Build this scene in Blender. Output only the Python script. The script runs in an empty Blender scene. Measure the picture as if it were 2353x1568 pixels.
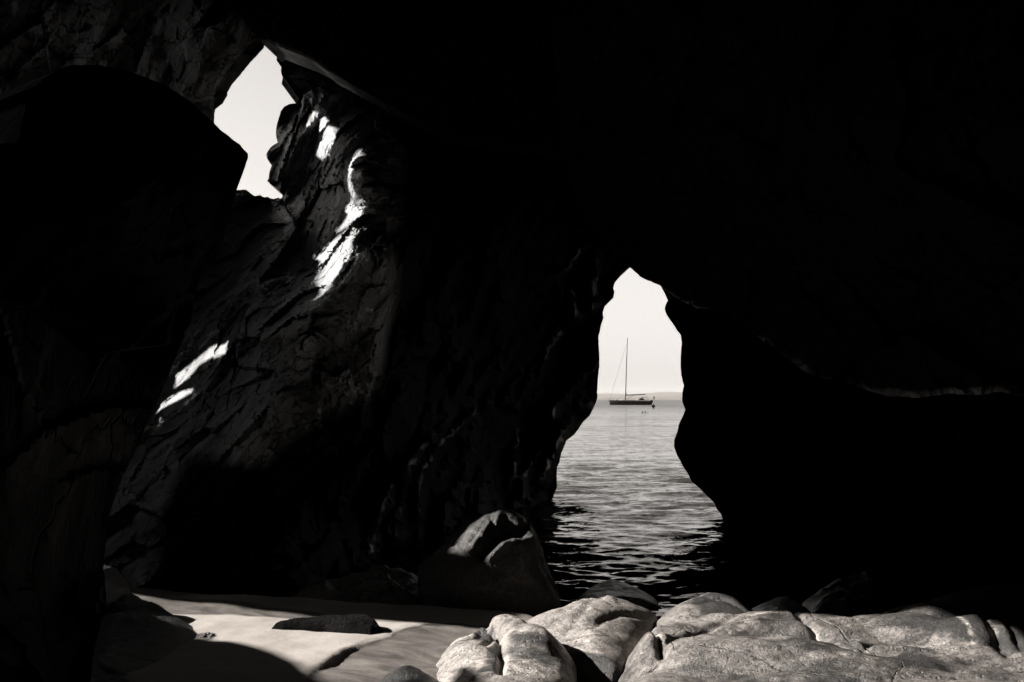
import bpy, bmesh, math, random
import numpy as np
from mathutils import Vector
from mathutils.geometry import delaunay_2d_cdt

# ------------------------------------------------------------------ camera, sky, sun, exposure
SC = bpy.context.scene
COL = SC.collection
EYE = 2.0                       # eye height above the sea, metres
W0, H0, CX, HY, F = 2353.0, 1568.0, 1176.5, 918.0, 2288.0   # measuring frame of the photograph

cam_data = bpy.data.cameras.new("camera")
cam = bpy.data.objects.new("camera", cam_data)
COL.objects.link(cam)
cam.location = (0, 0, EYE)
cam.rotation_euler = (math.radians(90), 0, 0)
cam_data.sensor_width = 36.0
cam_data.lens = 36.0 * F / W0
cam_data.shift_y = (HY - H0 / 2) / W0
cam_data.clip_start = 0.05
cam_data.clip_end = 60000
SC.camera = cam

SUN = Vector((-0.85, 0.08, 0.51)).normalized()       # direction towards the sun
SUN_EL = math.asin(SUN.z)

world = bpy.data.worlds.new("World")
SC.world = world
world.use_nodes = True
wn = world.node_tree
for n in list(wn.nodes):
    wn.nodes.remove(n)
w_out = wn.nodes.new("ShaderNodeOutputWorld")
w_bg = wn.nodes.new("ShaderNodeBackground")
w_sky = wn.nodes.new("ShaderNodeTexSky")
w_sky.sky_type = 'NISHITA'
w_sky.sun_disc = False
w_sky.sun_elevation = SUN_EL
w_sky.sun_rotation = math.atan2(SUN.x, SUN.y)
w_sky.air_density = 2.6
w_sky.dust_density = 0.1
w_sky.ozone_density = 1.0
w_bw = wn.nodes.new("ShaderNodeRGBToBW")             # the photograph is a warm black and white print
w_tint = wn.nodes.new("ShaderNodeVectorMath")
w_tint.operation = 'SCALE'
w_tint.inputs[0].default_value = (1.0, 0.955, 0.915)
wn.links.new(w_sky.outputs[0], w_bw.inputs[0])
wn.links.new(w_bw.outputs[0], w_tint.inputs['Scale'])
wn.links.new(w_tint.outputs[0], w_bg.inputs['Color'])
w_bg.inputs['Strength'].default_value = 0.05
wn.links.new(w_bg.outputs[0], w_out.inputs[0])

sun_data = bpy.data.lights.new("sun", 'SUN')
sun_data.energy = 5.0
sun_data.angle = math.radians(0.5)
sun_data.color = (1.0, 0.965, 0.925)
sun = bpy.data.objects.new("sun", sun_data)
COL.objects.link(sun)
sun.location = (-30, 8, 25)
sun.rotation_euler = SUN.to_track_quat('Z', 'Y').to_euler()

SC.view_settings.view_transform = 'Standard'
SC.view_settings.look = 'None'
SC.view_settings.exposure = 1.7
SC.view_settings.gamma = 1.0
SC.render.engine = 'CYCLES'
SC.cycles.max_bounces = 6
SC.cycles.diffuse_bounces = 2
SC.cycles.glossy_bounces = 3
SC.cycles.caustics_reflective = False
SC.cycles.caustics_refractive = False
SC.cycles.sample_clamp_indirect = 4.0
SC.cycles.use_denoising = True

random.seed(7)
RNG = np.random.default_rng(7)

# ------------------------------------------------------------------ noise and measuring helpers
_perm = RNG.permutation(512).astype(np.int64)
_perm = np.concatenate([_perm, _perm, _perm])
_grad = RNG.normal(size=(512, 3))
_grad /= np.linalg.norm(_grad, axis=1)[:, None]

def gnoise(P):
    """Gradient noise, vectorised over an (n, 3) array; about -0.7..0.7."""
    P = np.asarray(P, float)
    I = np.floor(P).astype(np.int64)
    f = P - I
    u = f * f * f * (f * (f * 6 - 15) + 10)
    I &= 511
    out = 0
    for dx in (0, 1):
        for dy in (0, 1):
            for dz in (0, 1):
                h = _perm[_perm[_perm[(I[:, 0] + dx) & 511] + ((I[:, 1] + dy) & 511)] + ((I[:, 2] + dz) & 511)]
                g = _grad[h]
                d = g[:, 0] * (f[:, 0] - dx) + g[:, 1] * (f[:, 1] - dy) + g[:, 2] * (f[:, 2] - dz)
                w = (u[:, 0] if dx else 1 - u[:, 0]) * (u[:, 1] if dy else 1 - u[:, 1]) * (u[:, 2] if dz else 1 - u[:, 2])
                out = out + w * d
    return out

def fbm(P, octv=4, lac=2.03, gain=0.5):
    s, a = 0, 1.0
    P = np.asarray(P, float).copy()
    for k in range(octv):
        s = s + a * gnoise(P + 17.3 * k)
        P = P * lac
        a *= gain
    return s

def ridged(P, octv=4):
    s, a = 0, 1.0
    P = np.asarray(P, float).copy()
    for k in range(octv):
        s = s + a * (1 - 2 * np.abs(gnoise(P + 9.1 * k)))
        P = P * 2.1
        a *= 0.5
    return s

def facets(P, seed=0):
    """Broken-rock relief: every cell of a 3-D Voronoi pattern is a plane of its own tilt."""
    P = np.asarray(P, float)
    I = np.floor(P).astype(np.int64)
    best = np.full(len(P), 1e9)
    val = np.zeros(len(P))
    for dx in (-1, 0, 1):
        for dy in (-1, 0, 1):
            for dz in (-1, 0, 1):
                C = I + np.array([dx, dy, dz])
                h = _perm[_perm[_perm[(C[:, 0] + seed) & 511] + (C[:, 1] & 511)] + (C[:, 2] & 511)]
                c = C + 0.5 + 0.45 * _grad[h]
                r = P - c
                d = (r ** 2).sum(1)
                g = _grad[(h + 131) & 511]
                v = (r * g).sum(1) + 0.25 * _grad[(h + 77) & 511, 0]
                m = d < best
                best = np.where(m, d, best)
                val = np.where(m, v, val)
    return val

def world_at(px, py, d):
    """Point at distance d in front of the eye that the photograph shows at (px, py)."""
    px, py, d = np.broadcast_arrays(np.asarray(px, float), np.asarray(py, float), np.asarray(d, float))
    return np.stack([(px - CX) / F * d, d, EYE - (py - HY) / F * d], -1)

def ground_at(px, py, z):
    px, py = np.asarray(px, float), np.asarray(py, float)
    d = (EYE - z) * F / np.maximum(py - HY, 1e-3)
    return world_at(px, py, d)

def in_poly(pts, poly):
    x, y = pts[:, 0], pts[:, 1]
    poly = np.asarray(poly, float)
    res = np.zeros(len(pts), bool)
    j = len(poly) - 1
    for i in range(len(poly)):
        xi, yi = poly[i]
        xj, yj = poly[j]
        if yi != yj:
            c = ((yi > y) != (yj > y)) & (x < (xj - xi) * (y - yi) / (yj - yi) + xi)
            res ^= c
        j = i
    return res

def edge_dist(pts, poly):
    poly = np.asarray(poly, float)
    best = np.full(len(pts), 1e18)
    for i in range(len(poly)):
        a, b = poly[i - 1], poly[i]
        ab = b - a
        L = max((ab ** 2).sum(), 1e-12)
        t = np.clip(((pts - a) @ ab) / L, 0, 1)
        q = pts - a - t[:, None] * ab
        best = np.minimum(best, (q ** 2).sum(1))
    return np.sqrt(best)

def poly_mask(pts, poly, soft):
    """1 inside the outline, 0 outside, with a soft edge."""
    d = edge_dist(pts, poly)
    s = np.where(in_poly(pts, poly), d, -d)
    t = np.clip(s / soft * 0.5 + 0.5, 0, 1)
    return t * t * (3 - 2 * t)

def line_dist(pts, line):
    line = np.asarray(line, float)
    best = np.full(len(pts), 1e18)
    for a, b in zip(line[:-1], line[1:]):
        ab = b - a
        t = np.clip(((pts - a) @ ab) / max((ab ** 2).sum(), 1e-12), 0, 1)
        best = np.minimum(best, ((pts - a - t[:, None] * ab) ** 2).sum(1))
    return np.sqrt(best)

def rbf(pts, vals):
    pts, vals = np.asarray(pts, float), np.asarray(vals, float)
    R = np.linalg.norm(pts[:, None] - pts[None], axis=2) / 500
    n = len(pts)
    A = np.zeros((n + 1, n + 1))
    A[:n, :n] = -R - 0.02 * np.eye(n)
    A[:n, n] = A[n, :n] = 1
    w = np.linalg.solve(A, np.append(vals, 0))
    def f(q):
        q = np.asarray(q, float)
        out = np.empty(len(q))
        for i in range(0, len(q), 20000):
            r = np.linalg.norm(q[i:i + 20000, None] - pts[None], axis=2) / 500
            out[i:i + 20000] = -r @ w[:n] + w[n]
        return out
    return f

def smooth01(t):
    t = np.clip(t, 0, 1)
    return t * t * (3 - 2 * t)

# ------------------------------------------------------------------ object helpers
def link_mesh(name, V, faces, mat, parent=None, smooth=True, attrs=None, recenter=False):
    V = np.asarray(V, float)
    me = bpy.data.meshes.new(name)
    off = np.zeros(3)
    if recenter:
        lo, hi = V.min(0), V.max(0)
        off = np.array([(lo[0] + hi[0]) / 2, (lo[1] + hi[1]) / 2, lo[2]])
    me.from_pydata((V - off).tolist(), [], [tuple(int(i) for i in f) for f in faces])
    for k, v in (attrs or {}).items():
        at = me.attributes.new(k, 'FLOAT', 'POINT')
        at.data.foreach_set('value', np.asarray(v, np.float32))
    if smooth:
        me.polygons.foreach_set('use_smooth', [True] * len(me.polygons))
    me.materials.append(mat)
    me.update()
    o = bpy.data.objects.new(name, me)
    o.location = off
    COL.objects.link(o)
    if parent is not None:
        o.parent = parent
    return o

def structure(o):
    o["kind"] = "structure"
    return o

def tag(o, label, cat, group=None):
    o["label"] = label
    o["category"] = cat
    if group:
        o["group"] = group
    return o

def fix_normals(o):
    bm = bmesh.new()
    bm.from_mesh(o.data)
    bmesh.ops.recalc_face_normals(bm, faces=bm.faces)
    bm.to_mesh(o.data)
    bm.free()

class MB:
    """Collects boxes, tubes and lofts into one mesh."""
    def __init__(self):
        self.V, self.Fc = [], []
    def add(self, V, Fc):
        n = len(self.V)
        self.V += [tuple(v) for v in V]
        self.Fc += [tuple(i + n for i in f) for f in Fc]
    def box(self, lo, hi):
        x0, y0, z0 = lo
        x1, y1, z1 = hi
        self.add([(x0, y0, z0), (x1, y0, z0), (x1, y1, z0), (x0, y1, z0), (x0, y0, z1), (x1, y0, z1), (x1, y1, z1), (x0, y1, z1)],
                 [(0, 3, 2, 1), (4, 5, 6, 7), (0, 1, 5, 4), (1, 2, 6, 5), (2, 3, 7, 6), (3, 0, 4, 7)])
    def tube(self, pts, radii, n=8):
        pts = [Vector(p) for p in pts]
        if not hasattr(radii, '__len__'):
            radii = [radii] * len(pts)
        V, Fc = [], []
        for i, p in enumerate(pts):
            t = (pts[min(i + 1, len(pts) - 1)] - pts[max(i - 1, 0)]).normalized()
            a = t.orthogonal().normalized() if abs(t.y) > 0.9 else t.cross(Vector((0, 1, 0))).normalized()
            b = t.cross(a)
            for k in range(n):
                th = 2 * math.pi * k / n
                V.append(p + (a * math.cos(th) + b * math.sin(th)) * radii[i])
        for i in range(len(pts) - 1):
            for k in range(n):
                Fc.append((i * n + k, i * n + (k + 1) % n, (i + 1) * n + (k + 1) % n, (i + 1) * n + k))
        Fc.append(tuple(range(n))[::-1])
        Fc.append(tuple((len(pts) - 1) * n + k for k in range(n)))
        self.add(V, Fc)
    def loft(self, rings, caps=True):
        n = len(rings[0])
        V = [v for r in rings for v in r]
        Fc = []
        for i in range(len(rings) - 1):
            for k in range(n):
                Fc.append((i * n + k, i * n + (k + 1) % n, (i + 1) * n + (k + 1) % n, (i + 1) * n + k))
        if caps:
            Fc.append(tuple(range(n))[::-1])
            Fc.append(tuple((len(rings) - 1) * n + k for k in range(n)))
        self.add(V, Fc)
    def build(self, name, mat, parent=None, smooth=False):
        o = link_mesh(name, self.V, self.Fc, mat, parent, smooth)
        fix_normals(o)
        return o

def empty(name, loc):
    o = bpy.data.objects.new(name, None)
    o.location = loc
    o.empty_display_size = 0.2
    COL.objects.link(o)
    return o

# ------------------------------------------------------------------ materials
def new_mat(name):
    m = bpy.data.materials.new(name)
    m.use_nodes = True
    nt = m.node_tree
    bsdf = nt.nodes["Principled BSDF"]
    return m, nt, bsdf

def node(nt, kind, **kw):
    n = nt.nodes.new(kind)
    for k, v in kw.items():
        setattr(n, k, v)
    return n

def warm(v):
    return (v, v * 0.90, v * 0.82, 1)

def cool(v):
    return (v, v * 1.02, v * 1.05, 1)

def coords(nt, rot=(0, 0, 0), scale=(1, 1, 1)):
    tc = node(nt, "ShaderNodeNewGeometry")
    m1 = node(nt, "ShaderNodeMapping")
    m1.vector_type = 'TEXTURE'
    m1.inputs['Rotation'].default_value = rot
    nt.links.new(tc.outputs['Position'], m1.inputs['Vector'])
    m2 = node(nt, "ShaderNodeVectorMath", operation='MULTIPLY')
    m2.inputs[1].default_value = scale
    nt.links.new(m1.outputs[0], m2.inputs[0])
    return m2.outputs[0]

def noise_tex(nt, vec, scale, detail=5, rough=0.55, dist=0.0):
    n = node(nt, "ShaderNodeTexNoise")
    n.inputs['Scale'].default_value = scale
    n.inputs['Detail'].default_value = detail
    n.inputs['Roughness'].default_value = rough
    n.inputs['Distortion'].default_value = dist
    nt.links.new(vec, n.inputs['Vector'])
    return n.outputs['Fac']

def ramp(nt, fac, stops):
    r = node(nt, "ShaderNodeValToRGB")
    el = r.color_ramp.elements
    while len(el) < len(stops):
        el.new(0.5)
    for e, (p, v) in zip(el, stops):
        e.position = p
        e.color = v if hasattr(v, '__len__') else (v, v, v, 1)
    nt.links.new(fac, r.inputs[0])
    return r.outputs[0]

def math_node(nt, op, a, b=None, clamp=False):
    n = node(nt, "ShaderNodeMath", operation=op, use_clamp=clamp)
    for i, v in enumerate((a, b)):
        if v is None:
            continue
        if isinstance(v, (int, float)):
            n.inputs[i].default_value = v
        else:
            nt.links.new(v, n.inputs[i])
    return n.outputs[0]

def mix_col(nt, fac, a, b, mode='MIX'):
    n = node(nt, "ShaderNodeMix", data_type='RGBA', blend_type=mode)
    if isinstance(fac, (int, float)):
        n.inputs[0].default_value = fac
    else:
        nt.links.new(fac, n.inputs[0])
    for i, v in ((6, a), (7, b)):
        if hasattr(v, '__len__'):
            n.inputs[i].default_value = v
        else:
            nt.links.new(v, n.inputs[i])
    return n.outputs[2]

def attr(nt, name):
    a = node(nt, "ShaderNodeAttribute")
    a.attribute_name = name
    return a.outputs['Fac']

def bump(nt, height, dist, strength=1.0, normal=None):
    b = node(nt, "ShaderNodeBump")
    b.inputs['Strength'].default_value = strength
    b.inputs['Distance'].default_value = dist
    nt.links.new(height, b.inputs['Height'])
    if normal is not None:
        nt.links.new(normal, b.inputs['Normal'])
    return b.outputs[0]

def cliff_material(name, dark, light, rot, rough=0.75, stretch=(0.25, 1, 1), bump_d=0.05, zone=False):
    """Layered, fractured slate of a cave wall; where the 'dry' attribute is low, shade is painted as near-black colour."""
    m, nt, bs = new_mat(name)
    v = coords(nt, rot, stretch)
    v1 = coords(nt)
    n1 = noise_tex(nt, v, 2.6, 9, 0.66, 0.5)
    n2 = noise_tex(nt, v1, 0.8, 5, 0.6)
    nr = node(nt, "ShaderNodeTexNoise", noise_type='RIDGED_MULTIFRACTAL')
    nr.inputs['Scale'].default_value = 3.0
    nr.inputs['Detail'].default_value = 7
    nr.inputs['Roughness'].default_value = 0.6
    nr.inputs['Distortion'].default_value = 0.4
    nt.links.new(v, nr.inputs['Vector'])
    rid = nr.outputs['Fac']
    base = mix_col(nt, ramp(nt, n1, [(0.34, 0.0), (0.62, 1.0)]), cool(dark), cool(light))
    base = mix_col(nt, ramp(nt, n2, [(0.40, 0.0), (0.70, 0.6)]), base, cool(dark * 0.7))
    vo = node(nt, "ShaderNodeTexVoronoi", feature='DISTANCE_TO_EDGE')
    vo.inputs['Scale'].default_value = 2.2
    nd = node(nt, "ShaderNodeVectorMath", operation='ADD')
    nc = node(nt, "ShaderNodeTexNoise")
    nc.inputs['Scale'].default_value = 2.5
    nc.inputs['Detail'].default_value = 4
    nt.links.new(v, nc.inputs['Vector'])
    nt.links.new(v, nd.inputs[0])
    nt.links.new(nc.outputs['Color'], nd.inputs[1])
    nt.links.new(nd.outputs[0], vo.inputs['Vector'])
    crack = ramp(nt, vo.outputs['Distance'], [(0.0, 0.0), (0.02, 1.0)])
    base = mix_col(nt, math_node(nt, 'MULTIPLY', math_node(nt, 'SUBTRACT', 1.0, crack), 0.6), base, cool(dark * 0.2))
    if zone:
        z = math_node(nt, 'ADD', attr(nt, "dry_or_lit"), math_node(nt, 'MULTIPLY', math_node(nt, 'SUBTRACT', n1, 0.5), 0.7))
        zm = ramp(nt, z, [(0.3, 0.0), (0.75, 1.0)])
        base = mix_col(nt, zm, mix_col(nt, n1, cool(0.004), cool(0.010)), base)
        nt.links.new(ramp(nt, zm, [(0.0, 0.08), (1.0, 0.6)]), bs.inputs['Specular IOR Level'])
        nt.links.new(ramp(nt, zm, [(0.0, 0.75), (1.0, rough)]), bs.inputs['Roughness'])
    nt.links.new(base, bs.inputs['Base Color'])
    h = math_node(nt, 'ADD', n1, math_node(nt, 'MULTIPLY', rid, 0.22))
    h = math_node(nt, 'ADD', h, math_node(nt, 'MULTIPLY', crack, 0.3))
    nt.links.new(bump(nt, h, bump_d * 2), bs.inputs['Normal'])
    if not zone:
        bs.inputs['Roughness'].default_value = rough
        bs.inputs['Specular IOR Level'].default_value = 0.25
    return m

def boulder_material(name, dark, light, rough=0.5, stain_shade_dark=0.012, spec=0.5, cracks=1.0, vein_rim_light=None):
    """Sea-worn granite: crystals, pits and hairline cracks, pale veins, painted shade, dark weed and wet stains where the 'stain' attribute says."""
    m, nt, bs = new_mat(name)
    v = coords(nt)
    vs = coords(nt, (0, 0, math.radians(25)), (0.3, 1.0, 1.0))
    n1 = noise_tex(nt, vs, 3.2, 9, 0.68, 0.6)
    n2 = noise_tex(nt, v, 70, 3, 0.8)
    n3 = noise_tex(nt, v, 14, 7, 0.7)
    low = noise_tex(nt, coords(nt, (0, 0, math.radians(-30)), (0.5, 1.2, 1)), 1.9, 4, 0.55)
    base = mix_col(nt, ramp(nt, n1, [(0.36, 0.0), (0.62, 1.0)]), warm(dark), warm(light))
    base = mix_col(nt, ramp(nt, n2, [(0.40, 0.55), (0.52, 0.0)]), base, warm(dark * 0.4))
    base = mix_col(nt, ramp(nt, n2, [(0.62, 0.0), (0.68, 0.45)]), base, warm(min(light * 1.6, 0.6)))
    base = mix_col(nt, ramp(nt, n3, [(0.38, 0.8), (0.50, 0.0)]), base, warm(dark * 0.45))
    n4 = noise_tex(nt, v, 34, 5, 0.75)
    base = mix_col(nt, ramp(nt, n4, [(0.40, 0.6), (0.50, 0.0)]), base, warm(dark * 0.4))
    st = attr(nt, "stain_shade")
    edge = math_node(nt, 'ADD', st, math_node(nt, 'MULTIPLY', math_node(nt, 'SUBTRACT', noise_tex(nt, vs, 8, 8, 0.75), 0.5), 1.2))
    edge = math_node(nt, 'ADD', edge, math_node(nt, 'MULTIPLY', math_node(nt, 'SUBTRACT', low, 0.5), 2.0))
    stm = ramp(nt, edge, [(0.28, 0.0), (0.60, 0.92)])
    base = mix_col(nt, stm, base, warm(stain_shade_dark))
    vein_rim = attr(nt, "vein_rim")
    base = mix_col(nt, math_node(nt, 'MULTIPLY', vein_rim, ramp(nt, n3, [(0.40, 0.1), (0.55, 1.0)])), base, warm(vein_rim_light or min(light * 1.7, 0.6)))
    vo = node(nt, "ShaderNodeTexVoronoi", feature='DISTANCE_TO_EDGE')
    vo.inputs['Scale'].default_value = 0.85
    nd = node(nt, "ShaderNodeVectorMath", operation='ADD')
    nc = node(nt, "ShaderNodeTexNoise")
    nc.inputs['Scale'].default_value = 1.6
    nc.inputs['Detail'].default_value = 5
    nt.links.new(v, nc.inputs['Vector'])
    nt.links.new(v, nd.inputs[0])
    ns = node(nt, "ShaderNodeVectorMath", operation='SCALE')
    ns.inputs['Scale'].default_value = 0.22
    nt.links.new(nc.outputs['Color'], ns.inputs[0])
    nt.links.new(ns.outputs[0], nd.inputs[1])
    nt.links.new(nd.outputs[0], vo.inputs['Vector'])
    gap = math_node(nt, 'ADD', vo.outputs['Distance'], math_node(nt, 'MULTIPLY', math_node(nt, 'SUBTRACT', n3, 0.5), 0.02))
    crack = ramp(nt, gap, [(0.0, 0.0), (0.006, 1.0)])
    base = mix_col(nt, math_node(nt, 'MULTIPLY', math_node(nt, 'SUBTRACT', 1.0, crack), 0.45 * cracks), base, warm(dark * 0.15))
    nt.links.new(base, bs.inputs['Base Color'])
    vp = node(nt, "ShaderNodeTexVoronoi", feature='F1')
    vp.inputs['Scale'].default_value = 17
    nt.links.new(v, vp.inputs['Vector'])
    pit = ramp(nt, vp.outputs['Distance'], [(0.05, 0.0), (0.20, 1.0)])
    h = math_node(nt, 'ADD', math_node(nt, 'MULTIPLY', n2, 0.26), math_node(nt, 'MULTIPLY', n3, 0.22))
    h = math_node(nt, 'ADD', h, math_node(nt, 'MULTIPLY', pit, 0.22))
    h = math_node(nt, 'ADD', h, math_node(nt, 'MULTIPLY', n4, 0.35))
    h = math_node(nt, 'ADD', h, math_node(nt, 'MULTIPLY', n1, 0.7))
    h = math_node(nt, 'ADD', h, math_node(nt, 'MULTIPLY', crack, 0.3 * cracks))
    nt.links.new(bump(nt, h, 0.04), bs.inputs['Normal'])
    nt.links.new(ramp(nt, stm, [(0.0, rough), (1.0, rough + 0.18)]), bs.inputs['Roughness'])
    bs.inputs['Specular IOR Level'].default_value = spec
    return m

def sand_material():
    m, nt, bs = new_mat("beach_sand")
    v = coords(nt)
    fl = coords(nt, (0, 0, math.radians(-38)), (0.22, 1, 1))
    n1 = noise_tex(nt, v, 3.0, 5, 0.6)
    n2 = noise_tex(nt, v, 160, 3, 0.7)
    swirl = noise_tex(nt, fl, 5.5, 6, 0.55, 1.6)
    dry_or_lit = mix_col(nt, n1, warm(0.24), warm(0.34))
    wet = mix_col(nt, ramp(nt, swirl, [(0.34, 0.0), (0.66, 1.0)]), warm(0.06), warm(0.16))
    wm = attr(nt, "wet")
    edge = math_node(nt, 'ADD', wm, math_node(nt, 'MULTIPLY', math_node(nt, 'SUBTRACT', n1, 0.5), 0.25))
    wf = ramp(nt, edge, [(0.35, 0.0), (0.65, 1.0)])
    base = mix_col(nt, wf, dry_or_lit, wet)
    base = mix_col(nt, ramp(nt, n2, [(0.36, 0.35), (0.5, 0.0)]), base, warm(0.07))
    nt.links.new(base, bs.inputs['Base Color'])
    h = math_node(nt, 'ADD', math_node(nt, 'MULTIPLY', n2, 0.10), math_node(nt, 'MULTIPLY', swirl, 0.22))
    h = math_node(nt, 'ADD', h, math_node(nt, 'MULTIPLY', noise_tex(nt, v, 30, 4, 0.6), 0.12))
    nt.links.new(bump(nt, h, 0.03), bs.inputs['Normal'])
    r = node(nt, "ShaderNodeMapRange")
    r.inputs['To Min'].default_value = 0.85
    r.inputs['To Max'].default_value = 0.42
    nt.links.new(wf, r.inputs['Value'])
    nt.links.new(r.outputs[0], bs.inputs['Roughness'])
    bs.inputs['Specular IOR Level'].default_value = 0.3
    return m

def water_material():
    m, nt, bs = new_mat("sea_water")
    nor = node(nt, "ShaderNodeNewGeometry").outputs['Normal']
    for sc, k, st in ((0.035, 0.06, 0.5), (0.14, 0.08, 0.45), (0.55, 0.12, 0.4), (2.0, 0.22, 0.42), (6.0, 0.30, 0.45), (17.0, 0.20, 0.5)):
        n = node(nt, "ShaderNodeTexNoise")
        n.inputs['Scale'].default_value = sc
        n.inputs['Detail'].default_value = 2.5
        n.inputs['Roughness'].default_value = 0.6
        n.inputs['Distortion'].default_value = 0.25
        nt.links.new(coords(nt, (0, 0, math.radians(5)), (st, 1, 1)), n.inputs['Vector'])
        a = node(nt, "ShaderNodeVectorMath", operation='SUBTRACT')
        nt.links.new(n.outputs['Color'], a.inputs[0])
        a.inputs[1].default_value = (0.5, 0.5, 0.5)
        b = node(nt, "ShaderNodeVectorMath", operation='MULTIPLY')
        nt.links.new(a.outputs[0], b.inputs[0])
        b.inputs[1].default_value = (k * 1.7, k * 1.7, 0)
        c = node(nt, "ShaderNodeVectorMath", operation='ADD')
        nt.links.new(nor, c.inputs[0])
        nt.links.new(b.outputs[0], c.inputs[1])
        nor = c.outputs[0]
    # the steep shoreward faces of wavelets: short dark dashes at every scale
    for sc, k, st, lo in ((0.12, 0.07, 0.5, 0.57), (0.36, 0.14, 0.45, 0.57), (1.1, 0.28, 0.40, 0.58), (3.3, 0.36, 0.40, 0.58), (8.0, 0.34, 0.45, 0.58)):
        f = noise_tex(nt, coords(nt, (0, 0, math.radians(4 - sc)), (st, 1, 1)), sc, 3, 0.6, 0.35)
        f = ramp(nt, f, [(lo, 0.0), (lo + 0.13, 1.0)])
        c1 = node(nt, "ShaderNodeCombineXYZ")
        nt.links.new(math_node(nt, 'MULTIPLY', f, -k), c1.inputs['Y'])
        c = node(nt, "ShaderNodeVectorMath", operation='ADD')
        nt.links.new(nor, c.inputs[0])
        nt.links.new(c1.outputs[0], c.inputs[1])
        nor = c.outputs[0]
    nn = node(nt, "ShaderNodeVectorMath", operation='NORMALIZE')
    nt.links.new(nor, nn.inputs[0])
    nt.links.new(nn.outputs[0], bs.inputs['Normal'])
    bs.inputs['Base Color'].default_value = warm(0.012)
    sx = node(nt, "ShaderNodeSeparateXYZ")
    nt.links.new(node(nt, "ShaderNodeNewGeometry").outputs['Position'], sx.inputs[0])
    mr = node(nt, "ShaderNodeMapRange", interpolation_type='SMOOTHSTEP')
    for k, val in (('From Min', 22), ('From Max', 330), ('To Min', 0.05), ('To Max', 0.28)):
        mr.inputs[k].default_value = val
    nt.links.new(sx.outputs['Y'], mr.inputs['Value'])
    nt.links.new(mr.outputs[0], bs.inputs['Roughness'])
    bs.inputs['IOR'].default_value = 1.333
    bs.inputs['Specular IOR Level'].default_value = 0.9
    bs.inputs['Specular Tint'].default_value = (1, 0.91, 0.82, 1)
    return m

def plain_material(name, v, rough=0.5, metal=0.0):
    m, nt, bs = new_mat(name)
    n = noise_tex(nt, coords(nt), 3.0, 4, 0.6)
    nt.links.new(mix_col(nt, n, warm(v * 0.8), warm(v * 1.2)), bs.inputs['Base Color'])
    bs.inputs['Roughness'].default_value = rough
    bs.inputs['Metallic'].default_value = metal
    bs.inputs['Specular IOR Level'].default_value = 0.15
    return m

ROT_DIAG = (0, math.radians(-48), 0)          # bedding rises to the right
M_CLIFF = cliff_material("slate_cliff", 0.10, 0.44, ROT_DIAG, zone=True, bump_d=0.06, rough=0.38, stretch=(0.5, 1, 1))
M_UPPER = cliff_material("streaked_slate", 0.05, 0.34, (0, math.radians(-55), 0), bump_d=0.06, rough=0.5, zone=True, stretch=(0.4, 1, 1))
M_LEFT = cliff_material("smooth_cave_wall", 0.045, 0.14, (0, math.radians(-82), 0), bump_d=0.03)
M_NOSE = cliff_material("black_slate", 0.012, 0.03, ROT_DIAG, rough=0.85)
M_DARK = cliff_material("dark_cave_rock", 0.08, 0.42, (0, math.radians(-60), 0), rough=0.6, zone=True)
M_SHELL = cliff_material("cave_interior", 0.02, 0.04, (0, 0, 0), rough=0.9)
M_ROCK = boulder_material("sea_worn_granite", 0.06, 0.32, rough=0.36, spec=0.5)
M_PALE = boulder_material("pale_granite", 0.18, 0.50, rough=0.36, spec=0.5)
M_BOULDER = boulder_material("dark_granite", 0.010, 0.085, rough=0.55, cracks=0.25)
M_LEDGE = boulder_material("wet_ledge_rock", 0.06, 0.24, rough=0.3)
M_RIDGE = boulder_material("black_ridge_rock", 0.003, 0.012, rough=0.8, spec=0.03, vein_rim_light=0.35)
M_BLACK = boulder_material("weed_black_rock", 0.008, 0.02, rough=0.35, stain_shade_dark=0.01)
M_SAND = sand_material()
M_SEA = water_material()

# ------------------------------------------------------------------ cave rock: traced masses with their own distance and thickness
def strata_disp(P, ang, amp, seed=0.0, ledge=1.0):
    """Relief of bedded rock, in metres, along bedding that rises at angle ang in the x-z plane."""
    ca, sa = math.cos(ang), math.sin(ang)
    a = P[:, 0] * ca + P[:, 2] * sa
    b = -P[:, 0] * sa + P[:, 2] * ca
    c = P[:, 1]
    q = np.stack([a * 0.3 + seed, b + seed * 0.7, c * 0.8], 1)
    big = fbm(q * 0.55, 3) * 0.5
    t = b * 1.7 + 1.2 * fbm(q * 0.8 + 5, 3) + seed
    fr = t - np.floor(t)
    saw = (np.minimum(fr / 0.78, (1 - fr) / 0.22) - 0.5) * 0.14 * smooth01(0.5 + 1.6 * gnoise(q * 0.9 + 31))
    w = np.stack([a * 0.68, b, c * 0.8], 1)
    w = w + 0.25 * np.stack([gnoise(w * 1.3), gnoise(w * 1.3 + 40), gnoise(w * 1.3 + 80)], 1)
    broken = 0.42 * facets(w * 1.0 + seed, 3) + 0.17 * facets(w * 2.6 + seed, 11) + 0.055 * facets(w * 6.5, 29) + 0.020 * facets(w * 15, 41)
    fine = fbm(q * 7 + 11, 4) * 0.035
    return amp * (big + ledge * (saw + broken + fine))

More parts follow.
